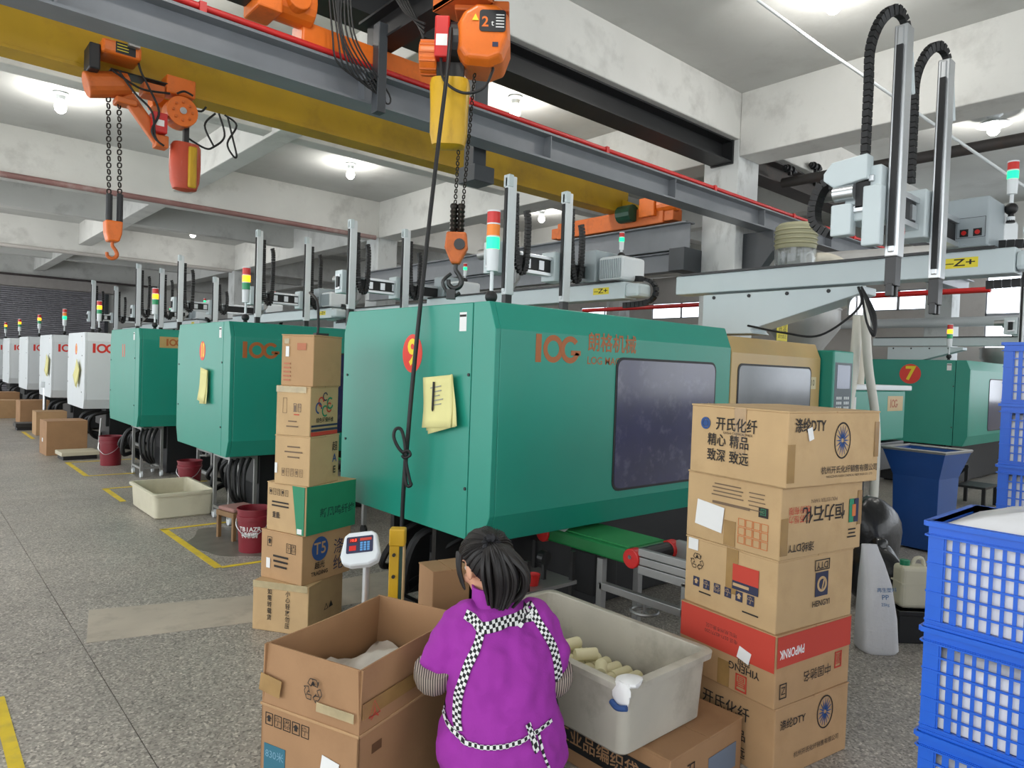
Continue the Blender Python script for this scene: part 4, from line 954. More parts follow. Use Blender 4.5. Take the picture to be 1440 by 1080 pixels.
# --- left stack, leaning and weathered, from the floor up
TL = math.radians(33.)
def lcart(label, nx, ny, rot, sx, sy, k, mt, seed, tape='L', h=.29, kr=.31):
    t, L, R = carton(label, (nx, ny), math.radians(rot), sx, sy, .29 * k, h, mt, seed, GL, tape, amp=.0035)
    L.k = sy / .43; R.k = sx / kr
    return t, L, R
t, L, R = lcart('crumpled carton with two columns of black print, on the floor beside machine 9', 1.79, 3.745, 33.6, .4, .37, 0, CARD2, 11, '', kr=.36)
for k, (a, s) in enumerate(((-.08, '如需转载货'), (.06, '小心轻放勿压'))):
    for i, ch in enumerate(s): L.text(ch, .036, a, .09 - .038 * i, INK, bold=.012)
R.text('△▲', .05, .02, -.03, INK); L.rect(0, .13, .42, .04, TAPEC, 'wrinkled_tape', d=.004)
t, L, R = lcart('carton with a round blue mark, second from the floor beside machine 9', 1.76, 3.78, 18.6, .4, .345, 1, CARD, 12, '', kr=.44)
icons(L, -.12, .08, 1, .045, .05, INK, '⬆'); icons(L, .08, .06, 2, .045, .05, INK, '☂♻'); lines(L, .0, .0, .2, 3, .03, .012, INK, 9); L.rect(-.13, -.05, .04, .06, PAPER, 'sticker')
R.disc(-.07, .05, .072, INKB, 'logo_disc', n=28); R.text('T5', .1, -.07, .05, CARD, bold=.01); R.text('超光', .045, -.07, -.05, INK, bold=.014); R.text('TRADING', .034, -.07, -.095, INK, bold=.012); R.text('涤', .1, .1, .03, INKN); R.text('纶', .1, .1, -.07, INKN)
t, L, R = lcart('carton with green printed side, third from the floor beside machine 9', 1.77, 3.77, 18.6, .41, .325, 2, CARD2, 13, '', kr=.42)
L.poly([(.07, .14), (.205, .14), (.205, -.14), (.13, -.14)], INKG, 'green_panel'); R.rect(0, 0, .415, .285, INKG, 'green_panel'); icons(L, -.17, .09, 5, .03, .045, INK, '⬆☂♻⬆☂'); lines(L, -.06, .03, .2, 2, .022, .009, INK, 6); L.text('重量:', .04, -.1, -.05, INK, bold=.012); R.text('新风鸣纤维', .06, .05, -.03, mat('dark_green_ink', (16, 70, 56), .7), bold=.02); L.rect(.16, -.12, .05, .03, PAPER, 'sticker', d=.003)
t, L, R = lcart('plain carton with faint outlined marks, fourth from the floor beside machine 9', 1.78, 3.76, 27, .28, .25, 3, CARD2, 14, '')
lines(L, .02, .08, .22, 3, .03, .008, INKP, 8); icons(L, -.1, -.07, 5, .036, .055, INKP, '⬆☂♻⬆☂'); R.text('超', .06, .1, .07, INK, bold=.01); R.text('A', .07, .1, .0, INKB, bold=.01); R.text('E', .06, .1, -.07, INK, bold=.02); L.rect(-.19, -.05, .03, .06, PAPER, 'sticker')
t, L, R = lcart('carton with red, green and blue ring mark, second from the top beside machine 9', 1.775, 3.76, 29, .28, .235, 4, CARD2, 15, '')
for a, b, r, mt in ((-.07, .02, .034, INKB), (-.045, .055, .03, INKR), (.0, .0, .034, INKG), (.0, .085, .026, INKN), (.055, .045, .036, INKG), (.045, .02, .03, INKR)):
    R.ring(a, b, r * .72, r, mt, 'ring_mark', a0=.4 + a * 9, a1=5.4 + a * 9)
R.text('绿色环保纤维', .032, .0, -.055, INK, bold=.012); R.rect(0, -.085, .29, .012, INKN, 'navy_stripe'); R.rect(0, -.11, .29, .014, INKN, 'navy_stripe'); R.rect(0, -.131, .29, .022, INKR, 'red_stripe')
L.frame(-.1, .03, .05, .09, .002, INKP); icons(L, .03, .02, 2, .038, .055, INKN, '▮☂'); lines(L, .0, -.06, .16, 2, .03, .007, INKP); L.rect(-.02, .125, .38, .035, TAPEC, 'wrinkled_tape', d=.004); lines(L, .05, -.02, .1, 1, .02, .006, INKR)
t, L, R = lcart('plain sagging top carton of the stack beside machine 9', 1.785, 3.756, 28, .275, .225, 5, CARD, 16, '', .3)
L.rect(.06, .08, .12, .04, mat('faint_red_print', (176, 112, 84), .8), 'faded_print'); lines(L, -.13, -.02, .1, 5, .024, .009, mat('faint_red_print', (0, 0, 0)), 5); L.rect(-.13, .05, .045, .06, PAPER, 'sticker'); L.rect(-.14, .11, .06, .03, TAPEC, 'clear_tape', d=.002)
m = MB(); c0 = px(446, 474, X=1.86); m.tube(smoothpts([(1.86, c0.y, 1.757), (1.865, c0.y, 1.80), (1.86, c0.y + .01, 1.95), (1.9, c0.y + .2, 2.02)], 6), .008, 8)
m.b2((1.84, c0.y - .03, 1.752), (1.92, c0.y + .01, 1.765)); tag(m.build('black_cord', RUBBER, smooth=True), 'short black cord end lying on the sagging top carton', 'cord')
# --- open carton in the foreground
TO = math.radians(20.5); sx, sy, h, hf, th = .62, .435, .405, .205, .006
oc = thing('open_carton', 'large open carton with raised flaps beside the person in purple', 'carton', (1.115 + math.cos(TO) * sx / 2 - math.sin(TO) * sy / 2, 1.945 + math.sin(TO) * sx / 2 + math.cos(TO) * sy / 2, 0), TO)
m = MB()
m.b2((-sx / 2, -sy / 2, 0), (-sx / 2 + th, sy / 2, h)); m.b2((sx / 2 - th, -sy / 2, 0), (sx / 2, sy / 2, h)); m.b2((-sx / 2, -sy / 2, 0), (sx / 2, -sy / 2 + th, h)); m.b2((-sx / 2, sy / 2 - th, 0), (sx / 2, sy / 2, h)); m.b2((-sx / 2, -sy / 2, 0), (sx / 2, sy / 2, th))
m.build('body', CARD3, oc)
def flap(p, u, w, lean, bulge=.0):
    """raised flap on the crease starting at p along u"""
    u = Vector(u); lean = Vector(lean); n = 8; mm = MB(); P = []
    for j in range(4):
        for i in range(n + 1):
            P.append(Vector(p) + u * (w * i / n) + Vector((0, 0, hf * j / 3)) + lean * (j / 3) + lean.normalized() * bulge * math.sin(PI * i / n) * j / 3)
    mm.v = [tuple(q) for q in P]; mm.f = [(j * (n + 1) + i, j * (n + 1) + i + 1, (j + 1) * (n + 1) + i + 1, (j + 1) * (n + 1) + i) for j in range(3) for i in range(n)]
    o = mm.build('flap', CARD3, oc); s = o.modifiers.new('thick', 'SOLIDIFY'); s.thickness = th; s.offset = 0
    return o
flap((-sx / 2 + .003, sy / 2, h), (0, -1, 0), sy, (.012, 0, 0)); flap((-sx / 2, -sy / 2 + .003, h), (1, 0, 0), sx, (0, .01, 0), .006)
flap((sx / 2 - .003, -sy / 2, h), (0, 1, 0), sy, (.01, 0, .0)); flap((sx / 2, sy / 2 - .003, h), (-1, 0, 0), sx, (0, -.004, 0), .01)
L = Face(oc, (-sx / 2 - .001, 0, h / 2), (0, -1, 0), (0, 0, 1)); R = Face(oc, (0, -sy / 2 - .001, h / 2), (1, 0, 0), (0, 0, 1))
MB().b2((-sx / 2 - .005, -sy / 2 - .005, h - .008), (sx / 2 + .005, -sy / 2, h + .002)).build('crease', CARD, oc, .002); MB().b2((-sx / 2 - .005, -sy / 2 - .005, h - .008), (-sx / 2, sy / 2 + .004, h + .002)).build('crease', CARD, oc, .002)
LF = Face(oc, (-sx / 2 - .003, 0, h + hf / 2), (0, -1, 0), Vector((.058, 0, 1)).normalized())
LF.text('♻', .075, .02, -.005, INK); LF.rect(-.17, -.03, .1, .06, TAPE, 'tape_patch', rot=-.1, d=.006); LF.rect(.12, -.05, .16, .03, TAPEC, 'clear_tape', d=.002)
RF = Face(oc, (0, -sy / 2 - .002, h + hf / 2), (1, 0, 0), (0, .04, 1)); RF.ring(-.24, -.045, .03, .034, INKR, 'faded_triangle', n=3, a0=PI / 2, a1=PI / 2 + 2 * PI + .001); RF.text('人', .045, -.24, -.055, INKR); RF.rect(0, -.03, .6, .05, TAPE, 'tape', d=.0012)
icons(L, -.18, h / 2 - .05, 5, .034, .042, INK, '⬆☂♻⬆☂'); L.rect(-.15, .0, .1, .13, INKT, 'teal_panel'); L.text('830米', .035, -.15, .03, mat('pale_blue_print', (110, 150, 170), .7)); L.rect(.1, .06, .075, .07, PAPER, 'sticker', rot=-.15, d=.003); L.rect(.1, .02, .03, .012, INKR, 'red_print'); L.text('QC 02', .014, .1, .065, INK); R.rect(-.22, .13, .05, .03, mat('dark_stain', (96, 66, 40), .8), 'stain')
def lump(m, c, r, seed, n=18, k=10, amp=.25, sq=1.):
    rnd = random.Random(seed); ph = [rnd.uniform(0, 6.3) for _ in range(6)]; R = []
    for i in range(1, k):
        a = -PI / 2 + PI * i / k; row = []
        for j in range(n):
            b = 2 * PI * j / n
            d = 1 + amp * (.5 * math.sin(3 * b + ph[0] + 2 * a) + .3 * math.sin(5 * b + ph[1] - 3 * a) + .3 * math.sin(4 * a + ph[2] + b))
            row.append((c[0] + r[0] * d * math.cos(a) * math.cos(b), c[1] + r[1] * d * math.cos(a) * math.sin(b), c[2] + r[2] * (1 + .3 * (d - 1)) * math.sin(a)))
        R.append(row)
    return m.rings(R)
m = MB(); rnd = random.Random(5); n = 14
for j in range(n + 1):
    for i in range(n + 1):
        a, b = i / n - .5, j / n - .5; m.v.append((a * .56, b * .38, .43 + .06 * math.exp(-((a - .15) ** 2 + (b + .1) ** 2) * 18) + .018 * math.sin(9 * a + 4 * b) + .014 * math.sin(13 * b - 5 * a) + .012 * rnd.random()))
m.f = [(j * (n + 1) + i, j * (n + 1) + i + 1, (j + 1) * (n + 1) + i + 1, (j + 1) * (n + 1) + i) for i in range(n) for j in range(n)]
k = len(m.v); m.v += [(-.28, -.19, .02), (.28, -.19, .02), (.28, .19, .02), (-.28, .19, .02)]
edge = lambda a: a
m.f += [(k, k + 1, n), (k + 1, k + 2, (n + 1) ** 2 - 1), (k + 2, k + 3, (n + 1) * n), (k + 3, k, 0)]
pb = m.build('packing_film', mat('cloudy_film', (206, 200, 190), .4, var=.08, scale=12, bump=.3, bscale=30), None, smooth=True); pb.location = oc.location; pb.rotation_euler = (0, 0, TO)
tag(pb, 'crinkled white packing film lying inside the open carton', 'film')
# --- low carton and tub with bobbins
t, L, R = carton('low carton lying flat under the grey plastic tub', (2.075, 1.43), .02, .5, .95, 0, .222, CARD3, 21, None, '')
L.rect(0, .0, .8, .1, BLACKP, 'black_band'); L.text('三工业品编织袋', .07, .1, .0, CARD3, bold=.01); R.text('刀', .06, -.12, .03, INK); R.rect(.1, -.02, .2, .1, mat('blue_grey_print', (106, 116, 132), .7), 'blue_panel')
def tub(label, x0, x1, y0, y1, z0, z1, mt, tp=.035, rr=.05, name='plastic_tub', group=None):
    cx, cy = (x0 + x1) / 2, (y0 + y1) / 2; t = thing(name, label, 'tub', (cx, cy, z0), 0, group); w, d, h = x1 - x0, y1 - y0, z1 - z0
    ring = lambda s, z: [(x, y, z) for x, y in rrect(w - 2 * s, d - 2 * s, max(.01, rr - s * .3), 5)]
    m = MB().rings([ring(tp + .012, 0), ring(tp, .012), ring(.022, h - .03), ring(.02, h - .028)], cap=True)
    R = [ring(tp + .014, 0), ring(tp, .014), ring(.022, h - .03), ring(.0, h - .028), ring(-.002, h - .004), ring(.004, h), ring(.03, h), ring(.034, h - .004), ring(tp + .01, .02), ring(tp + .03, .014)]
    MB().rings(R).build('shell', mt, t, smooth=True)
    return t
tb = tub('grey white plastic tub holding cream bobbins, on the low carton', 1.90, 2.46, 1.50, 2.44, .224, .505, PLAST)
for k, (a, b, z, r, tl) in enumerate(((802, 906, .373, .6, .0), (824, 920, .373, .2, .0), (845, 941, .373, 1.4, .0))):
    q = px(a, b, Z=z); o = MB().lathe([(.008, -.05), (.024, -.05), (.026, -.045), (.026, .045), (.024, .05), (.008, .05), (.008, .04)], n=18).move(Matrix.Rotation(PI / 2 + tl, 4, 'Y')).build('bobbin', CREAMY, smooth=True)
    o.location = q; o.rotation_euler = (0, 0, -.7 + r); tag(o, ('cream bobbin half hidden beside the purple sleeve', 'cream bobbin lying across the heap in the tub', 'cream bobbin under the rag on the tub rim')[k], 'bobbin', 'bobbins in the tub')
bob = o.data; rnd = random.Random(9)
for z, x0_, x1_, y0_, y1_ in ((.266, 2.02, 2.34, 1.62, 2.34), (.3195, 2.06, 2.32, 1.68, 2.3)):
    y = y0_
    while y < y1_:
        x = x0_ + .03
        while x < x1_:
            b = link('bobbin', bob, CREAMY); b.location = (x, y, z); b.rotation_euler = (0, 0, rnd.uniform(-.05, .05)); tag(b, 'cream bobbin packed in the lower layers of the grey tub', 'bobbin', 'bobbins in the tub'); x += .108
        y += .058
q = px(880, 962, Z=.5); rg = thing('work_glove', 'white cotton glove with blue cuff hung over the tub rim', 'glove', (1.945, 1.525, .51))
m = MB(); lump(m, (0, 0, 0), (.05, .045, .018), 8, 16, 8, .2); lump(m, (-.04, .0, -.035), (.014, .04, .045), 9, 14, 8, .15); m.build('fabric', PAPER, rg, smooth=True)
MB().tube(smoothpts([(-.052, -.034, -.07), (-.06, 0, -.078), (-.052, .034, -.07)], 5), .011, 8).build('blue_cuff', INKB, rg, smooth=True)
tub('cream plastic tub standing empty on the floor by machine 10', 1.84, 2.45, 7.26, 8.2, 0, .255, PLASTC)
# ================================================================== BLUE CRATES
def crate_mesh(sx, sy, h):
    m = MB(); x, y = sx / 2, sy / 2; t = .006
    for a in (-1, 1):
        for b in (-1, 1): m.box((a * (x - .02), b * (y - .003), h / 2), (.04, t, h)); m.box((a * (x - .003), b * (y - .02), h / 2), (t, .04, h))
    def side(L, put):
        z0, z1 = .018, h - .04; n = int((L - .08) / .0275)
        put(0, .009, L - .01, .018, 0); put(0, h - .02, L - .01, .04, 0)
        rows = 6
        for r in range(rows + 1): put(0, z0 + (z1 - z0) * r / rows, L - .01, .0055, .001 if r % 2 else .004)
        for k in range(n + 1):
            put(-L / 2 + .04 + (L - .08) * k / n, (z0 + z1) / 2, .0095 if k % 6 else .017, z1 - z0, -.003)
        put(0, h - .008, L + .01, .014, .012); put(0, h - .042, L + .006, .005, .009); put(0, .004, L, .008, .003)
    side(sy, lambda a, z, w, hh, e: m.box((-x + .003 - e / 2, a, z), (t + e, w, hh)))
    side(sy, lambda a, z, w, hh, e: m.box((x - .003 + e / 2, a, z), (t + e, w, hh)))
    side(sx, lambda a, z, w, hh, e: m.box((a, -y + .003 - e / 2, z), (w, t + e, hh)))
    side(sx, lambda a, z, w, hh, e: m.box((a, y - .003 + e / 2, z), (w, t + e, hh)))
    m.box((0, 0, .01), (sx - .012, sy - .012, .008))
    return m.mesh('plastic_crate')
CSX, CSY, CH = .42, .62, .302
cm = crate_mesh(CSX, CSY, CH); cm.materials.append(BLUEC)
fm = MB(); lump(fm, (0, 0, 0), (.2, .3, .14), 4, 20, 10, .05)
def bagmesh(seed, hh, top=.0):
    m = MB(); rnd = random.Random(seed); n = 12; a0, b0 = CSX - .03, CSY - .03
    ring = lambda z, s: [(x, y, z) for x, y in rrect(a0 - s, b0 - s, .03, 3)]
    R = [ring(.018, .0), ring(.02, .0), ring(hh * .8, .0), ring(hh, .03)]
    for k in range(1, 4): R.append([(x * (1 - .28 * k), y * (1 - .28 * k), hh + (.02 + top) * math.sin(k * .5) + .012 * rnd.random()) for x, y, z in ring(0, .03)])
    return m.rings(R).mesh('white_bag', True)
bm1 = bagmesh(3, CH - .06); bm2 = bagmesh(6, CH - .01, .03)
for bme in (bm1, bm2): bme.materials.append(WHITEB)
lv = ('on the floor', 'second from the floor', 'third from the floor', 'fourth from the floor', 'fifth from the floor', 'topmost')
def crates(x0, y1, n, which, grp):
    for k in range(n):
        nm = lv[k] if k < n - 1 else 'topmost'
        o = link('plastic_crate', cm, BLUEC); o.location = (x0 + CSX / 2, y1 - CSY / 2, k * CH); tag(o, 'blue slotted plastic crate, %s of the %s' % (nm, which), 'crate', grp)
        b = link('white_bag', bm2 if k == n - 1 else bm1, WHITEB); b.location = o.location + Vector((0, 0, .001)); tag(b, 'white film bag in the crate %s of the %s' % (nm, which), 'bag', grp + ' contents')
crates(2.205, .685, 4, 'shorter crate stack', 'crates in the shorter stack'); crates(4.10, .98, 6, 'taller crate stack', 'crates in the taller stack')
m = MB(); lump(m, (0, 0, .13), (.17, .22, .12), 12, 24, 12, .35); o = m.build('film_bag', WHITEB, smooth=True); o.location = (4.33, .66, 6 * CH + .03); tag(o, 'crumpled clear film bag heaped on the taller crate stack', 'bag')
# ================================================================== CONVEYORS, SCALE, POST
def conveyor(x0, y0, label, z=.63):
    t = thing('belt_conveyor', label, 'conveyor', (x0, y0, 0), 0, 'parts conveyors under the machines')
    MB().b2((0, -.62, z - .05), (.36, .02, z + .03)).build('belt_bed', mat('conveyor_green', (26, 112, 58), .4, var=.1), t, .012)
    MB().b2((.03, -.6, z + .03), (.33, .0, z + .036)).build('belt', mat('green_belt', (36, 130, 70), .6), t)
    for y in (.03, -.64):
        MB().cyl((.04, y, z - .01), (.32, y, z - .01), .044, n=18).build('end_roller', DKSTEEL, t, .004)
        for xx in (-.012, .31): MB().cyl((xx, y, z - .01), (xx + .062, y, z - .01), .052, n=20).build('roller_cap', REDP, t, .006)
        MB().cyl((-.02, y, z), (-.01, y, z), .011, n=10).build('bolt', CHROME, t)
    m = MB()
    for k in range(3): m.b2((.0, -1.0, z - .075 + .044 * k), (.03, -.68, z - .036 + .044 * k))
    m.b2((.33, -1.0, z - .075), (.36, -.68, z + .05)); m.b2((.0, -1.0, z - .08), (.36, -.68, z - .07)); m.build('slide_tray', ALU_D, t, .003)
    for y in (-.42, -.97):
        for x in (.02, .34): MB().b2((x - .02, y - .02, .1), (x + .02, y + .02, z - .06)).build('leg', ALU_D, t, .003)
    for zz_ in (.42, .14): MB().b2((.0, -.97, zz_ - .02), (.04, -.42, zz_ + .02)).build('cross_rail', ALU_D, t, .003)
    for y in (-.42, -.97):
        for x in (.02, .34): MB().cyl((x - .012, y, .05), (x + .012, y, .05), .05, n=14).build('caster', RUBBER, t)
    MB().b2((.1, -.3, .3), (.3, -.1, .55)).build('drive_motor', BLACKP, t, .01)
    m = MB().tube([(.02 + .07 * math.cos(a), -.72 + .07 * math.sin(a), .36) for a in [2 * PI * j / 18 for j in range(18)]], .008, 6, closed=True); m.cyl((.02, -.72, .34), (.02, -.72, .42), .008)
    for k in range(3): m.bar((.02, -.72, .36), (.02 + .07 * math.cos(k * 2.1), -.72 + .07 * math.sin(k * 2.1), .36), .008, .006)
    m.build('hand_wheel', ALU_D, t, smooth=True)
    Face(t, (0, -.1, z + .035), (0, -1, 0), (.9, 0, .4)).rect(0, .02, .1, .05, PAPER, 'label')
    return t
conveyor(2.9, 2.93, 'green belt conveyor with red roller caps beside the grey tub')
conveyor(2.9, 6.65, 'green belt conveyor with red roller caps behind the carton stack')
conveyor(2.9, 9.83, 'green belt conveyor with red roller caps between machines 10 and 11')
conveyor(2.9, 13.23, 'belt conveyor under the white machine beside machine 11')
sc = thing('bench_scale', 'bench scale with white display head and red digits behind the open carton', 'scale', (1.53, 2.65, 0), CR)
MB().b2((-.24, -.02, .05), (.05, .28, .1)).build('platform', ALU_D, sc, .008); MB().b2((-.2, .02, .0), (.03, .25, .05)).build('base', BLACKP, sc)
MB().cyl((0, -.0, .1), (0, -.0, .78), .016, n=12).build('column', ALU, sc, smooth=True)
hd = Matrix.Translation((-.02, -.03, .80)) @ Matrix.Rotation(-.15, 4, 'Y') @ Matrix.Rotation(math.radians(52), 4, 'X')
def hp(x, y, z=0): return hd @ Vector((x, y, z))
m = MB(); P = [(-.085, -.03), (-.075, -.062), (-.04, -.078), (.04, -.078), (.075, -.062), (.085, -.03), (.07, .06), (.05, .075), (-.05, .075), (-.07, .06)]
m.rings([[hp(x * .94, y * .94, -.03) for x, y in P], [hp(x, y, -.02) for x, y in P], [hp(x, y, .008) for x, y in P], [hp(x * .93, y * .93, .018) for x, y in P]]); m.build('display_head', WHITEM, sc, .004)
u_ = (hd.to_3x3() @ Vector((1, 0, 0))); v_ = (hd.to_3x3() @ Vector((0, 1, 0))); F = Face(sc, hp(0, .012, .0185), u_, v_)
F.poly(rrect(.115, .075, .006), INKN, 'keypad_panel', .002); F.rect(-.028, .02, .04, .02, mat('red_digits_panel', (90, 20, 20), .4), 'digit_window', d=.003); F.text('10.8', .017, -.028, .02, mat('red_led', (255, 60, 40), .5, emit=2.5), d=.0035); F.rect(-.03, -.015, .03, .022, LENS['red'], 'red_keys', d=.003); F.rect(.026, .022, .05, .012, INKR, 'red_strip', d=.003)
for i in range(3):
    for j in range(4): F.rect(.008 + .015 * i, .006 - .0105 * j, .011, .008, mat('blue_key', (90, 150, 205), .5), 'key', d=.0035)
yp = thing('guard_post', 'yellow steel channel post with dark green side behind the open carton', 'post', (1.735, 2.74, 0), CR)
MB().b2((-.028, -.02, 0), (.018, .03, .83)).build('channel', YELB, yp, .004); MB().b2((.018, -.018, 0), (.034, .03, .76)).build('green_side', mat('dark_green_side', (26, 58, 46), .5), yp); MB().b2((-.03, -.026, .76), (.042, .035, .84)).build('cap', YELB, yp, .006); MB().b2((.034, -.02, 0), (.04, .03, .76)).build('edge_strip', CARD2, yp)
for z in (.5, .62, .72): MB().cyl((-.005, -.03, z), (-.005, -.02, z), .008, n=10).build('bolt', DKSTEEL, yp)
carton('small brown carton standing behind the yellow post', (1.95, 2.74), -.2, .2, .18, 0, .6, CARD3, 31, None, '')
tr = thing('tool_shelf', 'small steel shelf with a red cup and gauge below the green guard', 'shelf', (2.62, 2.72, 0), 0)
MB().b2((-.18, -.12, .42), (.2, .22, .44)).build('shelf_board', ALU_D, tr); 
for x in (-.16, .18):
    for y in (-.1, .2): MB().b2((x - .012, y - .012, 0), (x + .012, y + .012, .6)).build('post', DKSTEEL, tr)
MB().lathe([(.03, .441), (.04, .5), (.037, .5), (.028, .446)], (-.06, -.04, 0), 16).build('red_cup', REDP, tr); MB().cyl((.06, -.02, .56), (.06, .02, .56), .04, n=18).build('gauge', DKSTEEL, tr); MB().b2((.05, -.01, .44), (.07, .01, .56)).build('gauge_stem', DKSTEEL, tr)
# ================================================================== SMALL THINGS ALONG THE AISLE
def bucket(x, y, label, r=.135, h=.36):
    t = thing('plastic_bucket', label, 'bucket', (x, y, 0), math.radians(-38), 'maroon buckets beside the machines')
    MB().lathe([(.0, 0), (r * .86, 0), (r * .87, .01), (r * .97, h - .09), (r * 1.03, h - .088), (r * 1.03, h - .06), (r * .98, h - .055), (r, h), (r * 1.04, h), (r * 1.04, h - .012)] + [(r * .96, h - .01), (r * .84, .012), (0, .012)], n=32, cap=False).build('shell', MAROON, t, smooth=True)
    MB().lathe([(0.001, h * .8), (r * .93, h * .8)], n=24).build('contents', mat('dark_oil', (30, 24, 24), .3), t)
    MB().tube(smoothpts([(r * 1.03, 0, h - .07), (r * .8, -r * .75, h * .55), (0, -r * 1.06, h * .4), (-r * .8, -r * .75, h * .6), (-r * 1.03, 0, h - .07)], 6), .004, 6).build('handle', ALU, t, smooth=True)
    return t
bk = bucket(2.24, 5.74, 'maroon bucket with white lettering next to the carton stack')
for s, z, q in (('TBIAZR', .2, .05), ('特种润滑', .15, .05)):
    for i, ch in enumerate(s):
        a = -PI / 2 + (i - (len(s) - 1) / 2) * .24 ; rr = .135 * (.86 + .11 * z / .27) + .002
        txt(ch, q, PAPER, bk, (rr * math.cos(a), rr * math.sin(a), z), (-math.sin(a), math.cos(a), 0), (0, 0, 1), bold=.015)
bucket(2.62, 8.75, 'maroon bucket standing behind the cream tub'); bucket(2.3, 11.3, 'maroon bucket between the machine numbered 11 and the floor scale', .15, .42)
st = thing('low_stool', 'low wooden stool with worn pink cushion beside the maroon bucket', 'stool', (2.3, 6.25, 0), .2)
MB().b2((-.14, -.14, .2), (.14, .14, .245)).build('seat', mat('wood_plank', (128, 98, 64), .7, var=.15), st, .006); MB().b2((-.13, -.13, .245), (.13, .13, .28)).build('cushion', mat('pink_cloth', (150, 112, 104), .9, var=.1), st, .015)
for a in (-1, 1):
    for b in (-1, 1): MB().b2((a * .12 - .015, b * .12 - .015, 0), (a * .12 + .015, b * .12 + .015, .2)).build('leg', mat('wood_plank', (0, 0, 0)), st)
def trolley(x, y, label):
    t = thing('hose_trolley', label, 'trolley', (x, y, 0), 0, 'hose trolleys at the machine ends')
    for a in (0, .24):
        for b in (0, .42): MB().b2((a - .015, b - .015, .1), (a + .015, b + .015, .68)).build('upright', ALU_D, t); MB().cyl((a - .012, b, .045), (a + .012, b, .045), .045, n=16).build('caster', WHITEM, t); MB().b2((a - .018, b - .02, .06), (a + .018, b + .02, .11)).build('caster_fork', ALU_D, t)
    for z in (.12, .64):
        for a in (0, .24): MB().b2((a - .014, 0, z - .014), (a + .014, .42, z + .014)).build('side_rail', ALU_D, t)
        for b in (0, .42): MB().b2((0, b - .014, z - .014), (.24, b + .014, z + .014)).build('end_rail', ALU_D, t)
    m = MB()
    for k in range(4): m.tube(smoothpts([(.0 + .06 * k, -.03, .64), (-.04 + .05 * k, -.07, .5), (-.02 + .04 * k, -.1, .3), (.08 + .02 * k, -.05, .2), (.17, .1, .17)], 6), .016, 8)
    m.build('hoses', RUBBER, t, smooth=True); return t
trolley(2.38, 9.95, 'aluminium trolley with hanging black hoses at machine 11'); trolley(2.38, 6.72, 'aluminium hose trolley standing behind the cream tub')
carton('open topped brown carton standing beside the floor scale', (1.7, 12.66), .05, .55, .5, 0, .53, CARD3, 41, None, '')[1].rect(-.02, -.04, .07, .06, PAPER, 'sticker')
fs = thing('floor_scale', 'low floor scale with pale platform beside the far carton', 'scale', (1.80, 12.0, 0), .05); MB().b2((0, 0, .06), (.5, .42, .12)).build('platform', mat('pale_scale_top', (196, 188, 164), .5), fs, .008); MB().b2((.03, .03, 0), (.47, .39, .06)).build('base', BLACKP, fs); MB().cyl((.52, .2, .05), (.56, .2, .6), .014).build('column', ALU_D, fs)
for k, (x, y, w, h) in enumerate(((1.95, 15.8, .5, .45), (2.0, 18.6, .55, .5), (1.55, 20.0, .6, .42), (1.9, 22.3, .5, .5))):
    carton(('brown carton beside the second white machine', 'brown carton beside the third white machine', 'brown carton in the aisle past the third white machine', 'brown carton beside the fourth white machine')[k], (x, y), .05 * k, w, .5, 0, h, CARD3 if k % 2 else CARD, 50 + k, None, '')
f2 = thing('floor_scale', 'floor scale with tall column beside the second white machine', 'scale', (1.75, 16.9, 0), .0); MB().b2((0, 0, .06), (.5, .42, .14)).build('platform', DKSTEEL, f2, .008); MB().b2((.03, .03, 0), (.47, .39, .06)).build('base', BLACKP, f2); MB().cyl((.5, .2, .05), (.5, .2, .9), .03).build('column', ALU, f2); MB().b2((.42, .1, .86), (.58, .3, .98)).build('display_head', WHITEM, f2, .01)
# ================================================================== BEHIND THE RIGHT STACK
bh = thing('material_hopper', 'blue sheet metal hopper bin with flared pale rim behind the carton stack', 'hopper', (7.45, 2.36, 0), -.1)
m = MB(); q = lambda s, z, d=0: [(-.2 * s, -.2 * s - d, z), (.22 * s, -.2 * s - d, z), (.22 * s, .22 * s, z), (-.2 * s, .22 * s, z)]
m.rings([q(.92, .02), q(1, .7), q(1.35, .95), q(1.31, .95), q(.96, .7), q(.88, .05)]); m.build('bin', BLUEM, bh, .004); 
m = MB(); m.rings([q(1.36, .94), q(1.4, .96), q(1.36, .97), q(1.3, .955)], cap=False); m.build('rim', ALU_D, bh)
ss = thing('step_stool', 'black steel two step stool in front of the machine numbered 7', 'stool', (10.4, 2.95, 0), 0)
MB().b2((0, 0, .5), (.55, .36, .53)).build('tread', BLACKP, ss); MB().b2((0, -.34, .25), (.55, 0, .28)).build('tread', BLACKP, ss)
for x in (.02, .53):
    for y in (.02, .34): MB().b2((x - .02, y - .02, 0), (x + .02, y + .02, .5)).build('leg', BLACKP, ss)
    MB().b2((x - .02, -.34, 0), (x + .02, -.3, .25)).build('leg', BLACKP, ss); MB().bar((x, .0, .48), (x, .33, .1), .03, .03).build('brace', BLACKP, ss)
wp = thing('timber_sheets', 'pile of pale timber sheets on the floor before the machine numbered 7', 'timber', (10.9, 1.6, 0), .1)
for k in range(5): MB().b2((0 + .02 * (k % 2), -.03 * k, .03 * k), (1.1, .9 - .02 * k, .03 * k + .026)).build('board', mat('pale_timber', (196, 176, 146), .7, var=.1, scale=3), wp)
sk = thing('white_sack', 'white woven sack with blue print leaning behind the right carton stack', 'sack', (4.36, 1.62, 0), CR)
m = MB(); R = []
